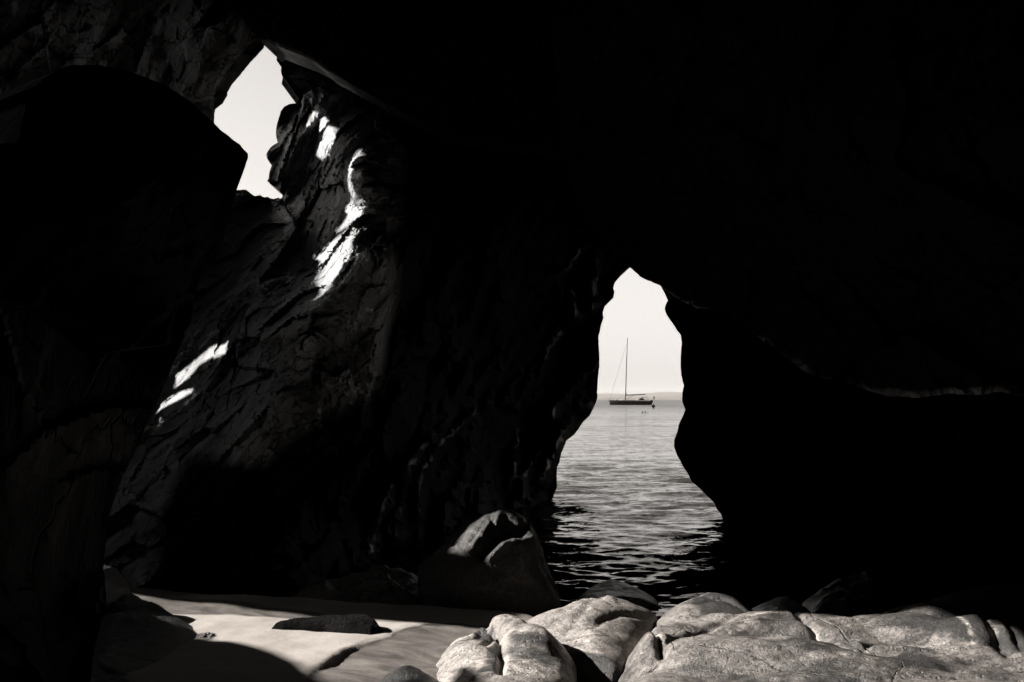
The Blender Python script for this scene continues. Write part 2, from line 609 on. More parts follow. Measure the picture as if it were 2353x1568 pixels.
def resample(outline, near, far, jit, seed=0.0):
    out = []
    n = len(outline)
    for i in range(n):
        a, b = np.array(outline[i], float), np.array(outline[(i + 1) % n], float)
        L = np.linalg.norm(b - a)
        vis = (-80 < min(a[0], b[0]) or max(a[0], b[0]) > -80) and max(a[0], b[0]) > -80 and min(a[0], b[0]) < W0 + 80 and max(a[1], b[1]) > -80 and min(a[1], b[1]) < H0 + 120
        k = max(1, int(L / (near if vis and L < 900 else far)))
        for j in range(k):
            out.append(a + (b - a) * j / k)
    out = np.array(out)
    P = np.stack([out[:, 0] / 26, out[:, 1] / 26, np.full(len(out), seed)], 1)
    jx = jit * (gnoise(P) * 1.2 + gnoise(P * 3.1 + 4) * 0.9)
    jy = jit * (gnoise(P + 50) * 1.2 + gnoise(P * 3.1 + 54) * 0.9)
    return out + np.stack([jx, jy], 1)

def triangulate(outline, inner):
    co = [Vector((float(p[0]), float(p[1]))) for p in outline] + [Vector((float(p[0]), float(p[1]))) for p in inner]
    n = len(outline)
    edges = [(i, (i + 1) % n) for i in range(n)]
    V, E, Fc, ov, oe, of = delaunay_2d_cdt(co, edges, [], 0, 1e-6)
    V = np.array([(v.x, v.y) for v in V])
    Fc = np.array([f for f in Fc if len(f) == 3])
    cen = V[Fc].mean(1)
    Fc = Fc[in_poly(cen, outline)]
    return V, Fc

def boundary_edges(Fc):
    e = {}
    for f in Fc:
        for i in range(3):
            a, b = int(f[i]), int(f[(i + 1) % 3])
            e[(a, b)] = 1
    return [(a, b) for (a, b) in e if (b, a) not in e]

def solid(name, Vf, Vb, Fc, mat, attrs=None, sharp=None):
    n = len(Vf)
    faces = [tuple(f) for f in Fc] + [(f[2] + n, f[1] + n, f[0] + n) for f in Fc]
    faces += [(b, a, a + n, b + n) for a, b in boundary_edges(Fc)]
    o = link_mesh(name, np.concatenate([Vf, Vb]), faces, mat, attrs=attrs)
    fix_normals(o)
    if sharp:
        o.data.set_sharp_from_angle(angle=math.radians(sharp))
    return o

SURF = {}
def rock_mass(key, name, outline, depth_pts, ext, mat, step=10, far_step=110, amp=1.0, ang=48, ledge=1.0, jit=1.6, seed=0.0, extra=None, attrs=None, calm=None, dense=None):
    ol = resample(outline, 5.5, 90, jit, seed)
    lo, hi = ol.min(0), ol.max(0)
    x0, x1, y0, y1 = max(lo[0], -60), min(hi[0], W0 + 60), max(lo[1], -60), min(hi[1], H0 + 60)
    gx, gy = np.meshgrid(np.arange(x0, x1, step), np.arange(y0, y1, step))
    g = np.stack([gx.ravel(), gy.ravel()], 1)
    g = g + RNG.uniform(-0.3, 0.3, g.shape) * step
    if dense is not None:
        zone, st = dense
        zl, zh = np.min(zone, 0), np.max(zone, 0)
        hx, hy = np.meshgrid(np.arange(zl[0], zh[0], st), np.arange(zl[1], zh[1], st))
        hg = np.stack([hx.ravel(), hy.ravel()], 1)
        hg = hg + RNG.uniform(-0.25, 0.25, hg.shape) * st
        g = np.concatenate([g[~in_poly(g, zone)], hg[in_poly(hg, zone)]])
    fx, fy = np.meshgrid(np.arange(lo[0], hi[0], far_step), np.arange(lo[1], hi[1], far_step))
    fg = np.stack([fx.ravel(), fy.ravel()], 1)
    keep = (fg[:, 0] < x0 - step) | (fg[:, 0] > x1 + step) | (fg[:, 1] < y0 - step) | (fg[:, 1] > y1 + step)
    fg = fg[keep]
    inner = np.concatenate([g, fg])
    inner = inner[in_poly(inner, ol)]
    inner = inner[edge_dist(inner, ol) > 2.5]
    V2, Fc = triangulate(ol, inner)
    dep = rbf([p[:2] for p in depth_pts], [p[2] for p in depth_pts])
    d = dep(V2)
    P = world_at(V2[:, 0], V2[:, 1], d)
    d = d + strata_disp(P, math.radians(ang), amp, seed, ledge) * (1 if calm is None else calm(V2))
    if extra is not None:
        d = d + extra(V2)
    Vf = world_at(V2[:, 0], V2[:, 1], d)
    Vb = Vf + np.array(ext)
    SURF[key] = (V2, d)
    at = {k: np.tile(f(V2, Vf), 2) for k, f in (attrs or {}).items()}
    return structure(solid(name, Vf, Vb, Fc, mat, at, 38))

def surf_at(key, poly):
    V2, d = SURF[key]
    out = []
    for p in poly:
        k = np.argmin(((V2 - np.array(p)) ** 2).sum(1))
        out.append(world_at(p[0], p[1], d[k]))
    return np.array(out)

def z1(pts):   # measured on the enlarged upper opening
    return [(376.5 + 0.4503 * x, 47 + 0.4503 * y) for x, y in pts]
def z2(pts):   # measured on the enlarged sea arch
    return [(1176.5 + 0.4802 * x, 564.7 + 0.4802 * y) for x, y in pts]
def z3(pts):   # sand
    return [(188.2 + 0.36 * x, 1223.5 + 0.36 * y) for x, y in pts]
def z4(pts):   # middle boulders
    return [(894 + 0.32 * x, 1129.5 + 0.32 * y) for x, y in pts]
def z5(pts):   # right rock
    return [(1600 + 0.32 * x, 1223.5 + 0.32 * y) for x, y in pts]
def z6(pts):   # wall left of centre
    return [(188.2 + 0.4202 * x, 658.8 + 0.4202 * y) for x, y in pts]

hole_right = z1([(577, 205), (600, 235), (597, 260), (605, 290), (600, 325), (625, 345), (655, 365), (688, 385), (690, 398), (680, 425), (665, 424),
                 (640, 428), (615, 440), (597, 465), (585, 500), (573, 540), (572, 570), (575, 600), (580, 625), (560, 637), (545, 650), (530, 668),
                 (522, 685), (527, 705), (535, 720), (550, 740), (540, 770), (535, 800), (528, 820), (545, 838), (560, 846), (580, 855), (588, 868), (595, 880),
                 (605, 890), (602, 905), (592, 910), (585, 905), (560, 912), (545, 908), (530, 900), (518, 903), (505, 900), (495, 892), (480, 895), (465, 897), (450, 888), (440, 884),
                 (435, 878), (420, 866), (405, 865), (390, 866), (372, 866)])
arch_left = z2([(560, 92), (555, 104), (530, 125), (510, 150), (490, 182), (485, 205), (490, 220), (485, 250), (462, 268), (445, 285), (435, 320), (438, 345), (428, 375),
                (415, 430), (415, 470), (420, 520), (418, 580), (412, 630), (408, 700), (410, 725), (400, 755), (385, 785), (372, 812), (340, 845),
                (320, 875), (295, 905), (260, 935), (250, 965), (235, 995), (225, 1040), (216, 1060), (214, 1105), (216, 1160)])
arch_right = z2([(640, 120), (680, 150), (705, 180), (720, 210), (735, 240), (745, 262), (735, 285), (730, 300), (740, 330), (755, 355), (780, 390), (808, 430), (812, 460), (810, 490),
                 (806, 540), (808, 580), (810, 620), (822, 670), (815, 700), (814, 730), (816, 750), (830, 785), (815, 820), (798, 860), (790, 890), (776, 930), (777, 965),
                 (790, 1005), (815, 1050), (840, 1090), (860, 1130), (900, 1165), (935, 1200), (965, 1230), (980, 1260), (1000, 1285), (1015, 1340)])

# the wall between the two openings
A_out = ([(640, 60)] + hole_right + [(520, 450), (330, 430), (200, 330), (-200, 200), (-1200, 950), (-1200, 1700), (250, 1640), (900, 1560), (1150, 1400)]
         + arch_left[::-1] + [(1500, 560), (1500, 200), (1500, -1000), (640, -1000)])
A_dep = [(690, 240, 13.3), (640, 440, 13.4), (545, 440, 13.2), (640, 330, 13.5), (650, 150, 12.0), (760, 300, 12.0), (830, 400, 10.9), (850, 600, 10.5), (750, 600, 11.3),
         (500, 650, 12.4), (400, 850, 11.8), (560, 820, 10.9), (720, 780, 10.3), (300, 1100, 11.0), (250, 1300, 10.2), (450, 1315, 10.0), (650, 1340, 9.7), (600, 1000, 10.2), (800, 1000, 10.9),
         (800, 1290, 11.6), (860, 1260, 13.2), (1000, 700, 13.0), (1000, 1100, 14.5), (1280, 1140, 19.6), (1200, 1150, 19.0), (1370, 900, 19.2), (1440, 620, 18.0), (1290, 370, 15.0),
         (1000, 300, 12.0), (1270, 0, 13.5), (700, 0, 12.2), (1500, -900, 14), (640, -900, 13), (0, 700, 13.0), (0, 1300, 12.4), (-1200, 900, 13.6), (-1200, 1600, 13.6), (900, 1500, 12.0), (250, 1600, 10.0)]
def z7(pts):   # foot of the wall beside the arch
    return [(800 + 0.3 * x, 847 + 0.3 * y) for x, y in pts]
A_folds = [z7(p) for p in ([(1060, 270), (900, 400), (700, 590), (590, 740), (540, 900), (540, 1130)], [(790, 370), (640, 540), (500, 700), (380, 850), (300, 950), (200, 1230), (175, 1400)],
                           [(1580, 300), (1500, 580), (1400, 720), (1340, 850), (1340, 980)], [(1630, 420), (1600, 580), (1520, 760), (1480, 860)], [(1700, 420), (1660, 500), (1590, 600)], [(1310, 820), (1325, 900), (1335, 980)],
                           [(1290, 480), (1280, 700), (1240, 930)], [(470, 720), (430, 900), (400, 1100), (360, 1300)])]
A_folds += [z2(p) for p in ([(340, 0), (300, 60), (240, 130)], [(415, 10), (395, 150), (385, 300)], [(300, 340), (180, 480), (140, 600), (90, 660)], [(280, 220), (305, 330)])]
A_slabs = [(z6([(915, 290), (1010, 170), (1230, 150), (1265, 195), (1100, 290), (930, 310)]), 0.45), (z6([(1300, 560), (1320, 400), (1450, 280), (1600, 260), (1620, 380), (1450, 490)]), 0.5),
           (z6([(1040, 620), (1130, 540), (1250, 510), (1190, 590), (1080, 640)]), 0.3)]
def wall_slabs(V2):
    """Smooth slabs of rock that lean back and catch the daylight."""
    out = np.zeros(len(V2))
    for poly, k in A_slabs:
        pl = np.array(poly)
        t = (pl[:, 1].max() - V2[:, 1]) / (pl[:, 1].max() - pl[:, 1].min())
        out += k * (np.clip(t, 0, 1) - 0.75) * poly_mask(V2, poly, 14)
    w = 3 * np.stack([gnoise(np.column_stack([V2 / 40, V2[:, :1] * 0])), gnoise(np.column_stack([V2 / 40, V2[:, :1] * 0 + 9]))], 1)
    for f in A_folds:
        out -= 0.35 * np.exp(-(line_dist(V2 + w, f) / 11) ** 2)
    return out
def wall_calm(V2):
    m = poly_mask(V2, z1([(930, 880), (1010, 930), (1020, 1100), (960, 1220), (840, 1380), (760, 1430), (800, 1200), (880, 1000)]), 20)
    m = np.maximum(m, 1.15 * poly_mask(V2, z6([(860, 300), (760, 390), (600, 520), (600, 600), (420, 780), (380, 700), (480, 450), (700, 320)]), 30))
    m = np.maximum(m, poly_mask(V2, z1([(760, 460), (900, 540), (870, 640), (810, 730), (770, 690)]), 16))
    return 1 - 0.65 * m
def wall_lit_mask(V2, P):  # paints light and shade: paler where lit, near-black where unlit
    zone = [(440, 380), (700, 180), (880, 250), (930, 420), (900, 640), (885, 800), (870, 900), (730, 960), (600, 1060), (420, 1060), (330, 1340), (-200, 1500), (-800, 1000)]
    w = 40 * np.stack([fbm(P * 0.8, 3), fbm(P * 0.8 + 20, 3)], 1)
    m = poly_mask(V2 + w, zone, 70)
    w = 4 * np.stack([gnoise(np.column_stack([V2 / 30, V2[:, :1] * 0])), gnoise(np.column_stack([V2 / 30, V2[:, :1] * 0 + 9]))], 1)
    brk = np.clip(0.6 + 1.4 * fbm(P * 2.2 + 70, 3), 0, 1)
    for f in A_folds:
        m = np.maximum(m, 1.1 * brk * np.exp(-(line_dist(V2 + w, f) / 6) ** 2))  # pale streaks paint faint glints along the folds
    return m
rock_mass("wall", "cave_wall", A_out, A_dep, (0, 2.2, 0), M_CLIFF, dense=([(430, 370), (640, 130), (900, 130), (960, 420), (930, 700), (900, 950), (650, 1350), (230, 1350), (230, 1100)], 4.2), step=10, amp=1.0, ang=42, seed=1.3, jit=1.3, extra=wall_slabs, calm=wall_calm, attrs={"dry_or_lit": wall_lit_mask})

# pillar to the right of the sea arch
C_out = [(1440, 560)] + arch_right + [(1700, 1420), (3600, 1500), (3600, -600), (1440, -600)]
C_dep = [(1540, 680, 17.2), (1570, 900, 17), (1550, 1040, 17), (1650, 1180, 16.6), (1900, 1000, 14.5), (1900, 1240, 13.8), (2353, 1000, 11.5), (2353, 1350, 10.8), (3600, 900, 8.5), (3600, 1500, 8.5), (2000, 0, 15), (3600, -600, 9)]
rock_mass("pillar", "cave_wall", C_out, C_dep, (1.6, 2.2, 0), M_DARK, step=13, amp=0.6, ang=75, seed=4.1, jit=1.2)

# low roof on the right, whose lower edge closes the arch
roof_edge = [(1268, -60), (1272, 120), (1280, 250), (1292, 370), (1320, 440), (1350, 505), (1380, 545), (1412, 580), (1440, 611), (1456, 622), (1470, 635), (1484, 643), (1500, 650), (1515, 655), (1530, 668), (1560, 690),
             (1600, 708), (1660, 716), (1700, 742), (1740, 775), (1780, 800), (1850, 855), (1900, 872), (1950, 880), (2000, 900), (2040, 912), (2110, 914), (2180, 905), (2240, 910), (2300, 900), (2353, 916), (2450, 960), (3600, 1200)]
D_out = roof_edge + [(3600, -1200), (1200, -1200)]
D_dep = [(1290, 370, 10.5), (1440, 612, 10.8), (1530, 660, 10.6), (1850, 850, 9.4), (2050, 910, 8.6), (2353, 910, 7.6), (3600, 1100, 5.5), (1300, -100, 9), (1900, 300, 7.2), (2353, 300, 6.0), (1268, -900, 8), (3600, -900, 5)]
def roof_rim_light(V2, P):  # faint rim of light, painted pale along the roof edge
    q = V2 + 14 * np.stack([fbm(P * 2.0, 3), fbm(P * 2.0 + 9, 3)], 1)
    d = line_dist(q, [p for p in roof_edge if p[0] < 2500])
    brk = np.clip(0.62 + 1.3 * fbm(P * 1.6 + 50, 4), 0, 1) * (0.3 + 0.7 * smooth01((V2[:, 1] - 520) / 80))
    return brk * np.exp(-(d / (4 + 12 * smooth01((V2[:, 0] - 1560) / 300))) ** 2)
rock_mass("roof", "cave_roof", D_out, D_dep, (0.5, 1.4, 0.9), M_DARK, step=11, amp=0.6, ang=35, seed=7.7, jit=2.0, attrs={"dry_or_lit": roof_rim_light})

# slab of roof whose underside closes the upper opening
R_out = [(545, 30), (600, 96)] + z1([(512, 126), (525, 112), (600, 140), (700, 178), (765, 210), (830, 255), (920, 305), (1000, 350), (1090, 400)]) + [(1000, 300), (1400, 360), (1400, -1000), (480, -1000)]
R_dep = [(600, 100, 9.6), (860, 240, 9.8), (1300, 330, 10.6), (1300, -900, 10), (480, -900, 9.6)]
rock_mass("lintel", "cave_roof", R_out, R_dep, (0.05, 0.55, 0.02), M_UPPER, step=9, amp=0.3, ang=20, seed=2.2, jit=1.0, attrs={"dry_or_lit": lambda V2, P: 1.1 * np.exp(-(line_dist(V2, R_out[1:12]) / 7) ** 2) * (1 - smooth01((V2[:, 0] - 690) / 170))})  # dim light painted pale on the lower edge, shade near-black above

# streaked rock left of the upper opening
U_out = z1([(512, 138), (480, 175), (450, 205), (400, 265), (385, 285), (345, 330), (325, 370), (325, 385), (300, 425), (262, 455), (258, 480), (256, 540)]) + [(470, 345), (430, 400), (380, 415), (330, 480), (250, 520), (180, 490), (100, 480), (0, 560), (-200, 640), (-900, 700), (-900, -1000), (700, -1000), (625, 60), (607, 96)]
U_dep = [(600, 100, 10.2), (490, 280, 10.3), (350, 150, 10.3), (200, 60, 10.2), (0, 100, 10.2), (0, 300, 10.3), (-900, 0, 10.0), (300, -900, 10.0), (450, 120, 10.2), (250, 250, 10.4)]
rock_mass("upper", "cave_wall", U_out, U_dep, (-0.6, 0.25, 0.2), M_UPPER, attrs={"dry_or_lit": lambda V2, P: 1.0 * poly_mask(V2 + 50 * np.stack([fbm(P * 0.7, 3), fbm(P * 0.7 + 9, 3)], 1), [(-900, 400), (-900, -300), (150, -300), (420, -60), (500, 60), (640, 60), (640, 200), (470, 400)], 90)}, step=5, amp=0.8, ang=57, seed=5.5, jit=1.3)  # paints the fade from dim light into shade on the right

# black overhanging nose
nose_right = z1([(150, 425), (253, 522), (290, 560), (330, 590), (355, 612), (390, 635), (410, 660), (428, 680), (430, 700), (415, 745), (395, 800), (372, 866)]) + [(530, 482), (512, 530), (500, 562), (476, 598), (456, 650), (444, 690), (438, 745), (400, 790)]
N_out = [(40, 330), (60, 240), (100, 180), (160, 150), (230, 150), (300, 166), (360, 188), (400, 208)] + nose_right + [(300, 800), (120, 700), (-700, 640), (-900, 330)]
N_dep = [(560, 360, 5.0), (440, 700, 5.0), (420, 230, 4.8), (200, 160, 4.6), (300, 450, 4.4), (100, 400, 4.3), (200, 650, 4.7), (-900, 400, 3.7)]
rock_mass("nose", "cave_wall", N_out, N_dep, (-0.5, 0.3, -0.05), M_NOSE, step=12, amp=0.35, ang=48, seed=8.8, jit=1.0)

# smooth wall under the nose
L_out = [(-900, 500), (100, 520), (168, 545), (200, 600), (232, 655), (292, 690), (306, 730), (400, 740), (425, 770), (408, 812), (380, 880), (340, 968), (310, 1040), (280, 1100), (258, 1160), (248, 1200), (242, 1255), (238, 1310),
         (245, 1380), (235, 1420), (215, 1500), (200, 1640), (-900, 1900)]
L_dep = [(400, 780, 5.1), (290, 1050, 5.15), (240, 1300, 5.2), (150, 900, 4.8), (60, 1000, 4.7), (120, 1400, 4.9), (0, 700, 4.5), (0, 1500, 4.4), (-900, 1000, 3.7), (200, 620, 5.0)]
rock_mass("left", "cave_wall", L_out, L_dep, (-0.5, 0.35, 0), M_LEFT, step=10, amp=0.45, ang=78, ledge=0.55, seed=3.1, jit=1.2)

# shell of the cave round and behind the photographer
def shell_box(name, lo, hi):
    mb = MB()
    mb.box(lo, hi)
    o = mb.build(name, M_SHELL)
    bm = bmesh.new()
    bm.from_mesh(o.data)
    bmesh.ops.subdivide_edges(bm, edges=bm.edges, cuts=18, use_grid_fill=True)
    P = np.array([v.co for v in bm.verts])
    Q = np.stack([fbm(P * 0.35 + 3, 3), fbm(P * 0.35 + 40, 3), fbm(P * 0.35 + 80, 3)], 1) * 0.35
    for v, q in zip(bm.verts, Q):
        v.co += Vector(q)
    bm.to_mesh(o.data)
    bm.free()
    o.data.polygons.foreach_set('use_smooth', [True] * len(o.data.polygons))
    return structure(o)

shell_box("cave_roof", (-5.2, 4, 10), (13, 21, 12))
shell_box("cave_roof", (-9, -9, 10.1), (13, 5, 12))
shell_box("cave_wall", (-15, -10, -1), (13, -8, 12))
shell_box("cave_wall", (11.5, -9, -1), (13.5, 18, 12))
shell_box("cave_wall", (-9, -9, -1), (-6.6, 4.4, 6))

# ------------------------------------------------------------------ sand
def flat(px_poly, z):
    return ground_at(*np.array(px_poly, float).T, z)[:, :2]

def beach():
    xs = np.concatenate([np.arange(-9, -4, 0.2), np.arange(-4, 1.0, 0.022), np.arange(1.0, 11, 0.2)])
    ys = np.concatenate([np.arange(-9, 4.6, 0.3), np.arange(4.6, 10.6, 0.03), np.arange(10.6, 13, 0.2)])
    X, Y = np.meshgrid(xs, ys)
    P2 = np.stack([X.ravel(), Y.ravel()], 1)
    P3 = np.stack([P2[:, 0], P2[:, 1], np.zeros(len(P2))], 1)
    z = 0.27 + 0.03 * fbm(P3 * 0.9, 3) + 0.022 * fbm(P3 * np.array([1.6, 3.0, 1]) + 4, 3)
    # falls away under the sea towards the arch
    t = smooth01((P2[:, 1] - 8.2 - 0.30 * (-P2[:, 0] - 1.2).clip(-2, 4)) / 1.8)
    z = z - 0.75 * t
    # channel the stream has cut on the right of the beach, its bank on the left
    ch = flat([(905, 1462), (880, 1478), (826, 1485), (812, 1497), (790, 1505), (762, 1522), (738, 1536), (724, 1546), (705, 1562), (690, 1600), (650, 1750), (1500, 1750), (1500, 1440), (1100, 1440), (980, 1440)], 0.28)
    jag = 0.05 * np.stack([fbm(P3 * 5, 3), fbm(P3 * 5 + 30, 3)], 1)
    cm = poly_mask(P2 + jag, ch, 0.035)
    cl = ground_at(778, 1508, 0.3)[:2]
    near = np.exp(-(((P2 - cl) / np.array([0.26, 0.34])) ** 2).sum(1))
    z = z + 0.035 - cm * (0.012 + 0.027 * near)
    bank = flat([(650, 1480), (760, 1462), (826, 1474), (800, 1495), (750, 1520), (700, 1545)], 0.3)
    z = z + 0.03 * poly_mask(P2, bank, 0.3) * (1 - cm) * 0.4
    # streaked bed of the channel
    fl = np.stack([(P2[:, 0] * 0.79 - P2[:, 1] * 0.61) * 0.6, (P2[:, 0] * 0.61 + P2[:, 1] * 0.79) * 3.2, np.zeros(len(P2))], 1)
    z = z + cm * 0.012 * fbm(fl, 4)
    z = z + 0.004 * fbm(P3 * 6, 3)
    wet_strip = flat([(200, 1345), (280, 1362), (660, 1404), (800, 1424), (700, 1428), (600, 1424), (500, 1420), (400, 1418), (250, 1418)], 0.28)
    wet = np.maximum(poly_mask(P2, wet_strip, 0.12), cm)
    wet = np.maximum(wet, smooth01((P2[:, 1] - 8.4) / 0.5))
    hal = flat([(440, 1462), (470, 1456), (492, 1457), (500, 1463), (488, 1471), (455, 1475)], 0.30)
    wet = np.maximum(wet, poly_mask(P2, hal, 0.04))
    z = z - 0.16 * smooth01((P2[:, 0] - 0.05) / 0.5) - 0.3 * smooth01((P2[:, 0] - 0.7) / 0.5)
    nx, ny = len(xs), len(ys)
    idx = np.arange(nx * ny).reshape(ny, nx)
    Fc = np.stack([idx[:-1, :-1], idx[:-1, 1:], idx[1:, 1:], idx[1:, :-1]], -1).reshape(-1, 4)
    V = np.stack([P2[:, 0], P2[:, 1], z], 1)
    return structure(link_mesh("beach_sand", V, Fc, M_SAND, attrs={"wet": wet}))
beach()

# ------------------------------------------------------------------ sea
def sea():
    rows = [7.5]
    while rows[-1] < 15500:
        y = rows[-1]
        rows.append(y + max(0.03, y * y / 3400) if y < 90 else y * 1.12)
    rows = np.array(rows)
    sl = np.concatenate([np.linspace(-1.6, -0.5, 40)[:-1], np.linspace(-0.5, 0.55, 620), np.linspace(0.55, 1.6, 40)[1:]])
    Y, S = np.meshgrid(rows, sl, indexing='ij')
    X = np.minimum(Y, 5000) * S
    x, y = X.ravel(), Y.ravel()
    step = np.maximum(0.03, y * y / 3400)
    rg = np.random.default_rng(11)
    z = np.zeros(len(x))
    for i in range(70):
        lam = 0.14 * (14.0) ** ((i / 69.0) ** 1.4)
        a = rg.normal(0, 0.55)
        kx, ky = math.sin(a) * 2 * math.pi / lam, math.cos(a) * 2 * math.pi / lam
        amp = 0.0046 * lam ** 0.85 * rg.uniform(0.5, 1.4)
        fade = np.clip(lam * max(abs(math.cos(a)), 0.3) / (step * 3.2) - 0.6, 0, 1)
        ph = kx * x + ky * y + rg.uniform(0, 6.28)
        z += amp * fade * (np.sin(ph) + 0.18 * np.sin(2 * ph + 1.2))
    P = np.stack([x * 0.10, y * 0.16, np.zeros(len(x))], 1)
    gust = 0.65 + 0.9 * np.clip(0.5 + gnoise(P), 0, 1)
    z *= gust
    V = np.stack([x, y, z], 1)
    n, m = len(rows), len(sl)
    idx = np.arange(n * m).reshape(n, m)
    Fc = np.stack([idx[:-1, :-1], idx[:-1, 1:], idx[1:, 1:], idx[1:, :-1]], -1).reshape(-1, 4)
    return structure(link_mesh("sea", V, Fc, M_SEA))
sea()

# ------------------------------------------------------------------ far shore
M_HILL = plain_material("far_hillside", 0.10, 0.9)
def hills(dist, prof, depth, seed):
    x0, x1 = -9000, 9000
    xs = np.linspace(x0, x1, 260)
    pts = np.array(prof, float)
    px = CX + F * xs / dist
    hgt = np.interp(px, pts[:, 0], (HY - pts[:, 1]) / F * dist + EYE)
    hgt = hgt + 6 * fbm(np.stack([xs / 300, xs * 0 + seed, xs * 0], 1), 4)
    rows = []
    for t in np.linspace(0, 1, 14):
        prof_t = math.sin(math.pi * t) ** 0.7 if 0 < t < 1 else 0
        yy = dist + depth * (t - 0.5)
        zz = hgt * prof_t * (1 + 0.12 * fbm(np.stack([xs / 500, xs * 0 + t * 3, xs * 0 + seed], 1), 3)) - 2
        rows.append(np.stack([xs, np.full(len(xs), yy), zz], 1))
    V = np.concatenate(rows)
    idx = np.arange(len(V)).reshape(14, len(xs))
    Fc = np.stack([idx[:-1, :-1], idx[:-1, 1:], idx[1:, 1:], idx[1:, :-1]], -1).reshape(-1, 4)
    return structure(link_mesh("hills", V, Fc, M_HILL))
hills(14000, [(-2000, 905), (1355, 905), (1400, 904), (1440, 906), (1480, 904), (1535, 901), (1570, 903), (3000, 906)], 4000, 1)
hills(9500, [(-2000, 915), (1480, 913), (1520, 911), (1565, 909.5), (1700, 908), (3000, 912)], 2500, 5)

# ------------------------------------------------------------------ boulders
def blob(name, outline, d, front, back, mat, nph=150, nps=80, amp=0.03, freq=2.0, power=0.8, sculpt=None, seed=0.0, stain_shade=None, key="", rough=0.018):
    ol = np.array(resample(outline, 3, 3, 0.0))
    c = (ol.min(0) + ol.max(0)) / 2
    rel = ol - c
    th = np.arctan2(rel[:, 1], rel[:, 0])
    r = np.linalg.norm(rel, axis=1)
    o = np.argsort(th)
    ph = np.linspace(-math.pi, math.pi, nph, endpoint=False)
    R = np.interp(ph, th[o], r[o], period=2 * math.pi)
    V = []
    psis = np.linspace(-math.pi / 2, math.pi / 2, nps)
    for p in psis:
        k = max(math.cos(p), 0.0) ** power
        yy = d + (front if p < 0 else back) * math.sin(p)
        V.append(world_at(c[0] + R * np.cos(ph) * k, c[1] + R * np.sin(ph) * k, np.full(nph, d)) + np.array([0, yy - d, 0]))
    V = np.concatenate(V)
    cen = world_at(c[0], c[1], d)
    N = V - cen
    N /= np.maximum(np.linalg.norm(N, axis=1), 1e-6)[:, None]
    V = V + N * (amp * fbm(V * freq + seed, 5))[:, None]
    if sculpt is not None:
        V = sculpt(V, N)
    V = V + N * (rough * (0.5 * facets(V * 4.0 + seed, 5) + 0.25 * facets(V * 9.0, 15)))[:, None]
    fr = V[:, 1] < d
    SURF[key] = (np.stack([CX + F * V[fr, 0] / V[fr, 1], HY - F * (V[fr, 2] - EYE) / V[fr, 1]], 1), V[fr, 1])
    idx = np.arange(len(V)).reshape(nps, nph)
    Fc = []
    for i in range(nps - 1):
        a, b = idx[i], idx[i + 1]
        Fc += list(zip(a, np.roll(a, -1), np.roll(b, -1), b))
    ob = link_mesh(name, V, Fc, mat, recenter=True, attrs={"stain_shade": np.zeros(len(V)) if stain_shade is None else stain_shade(V), "vein_rim": np.zeros(len(V))})
    bm = bmesh.new()
    bm.from_mesh(ob.data)
    bmesh.ops.remove_doubles(bm, verts=bm.verts, dist=1e-4)
    bmesh.ops.recalc_face_normals(bm, faces=bm.faces)
    bm.to_mesh(ob.data)
    bm.free()
    return ob

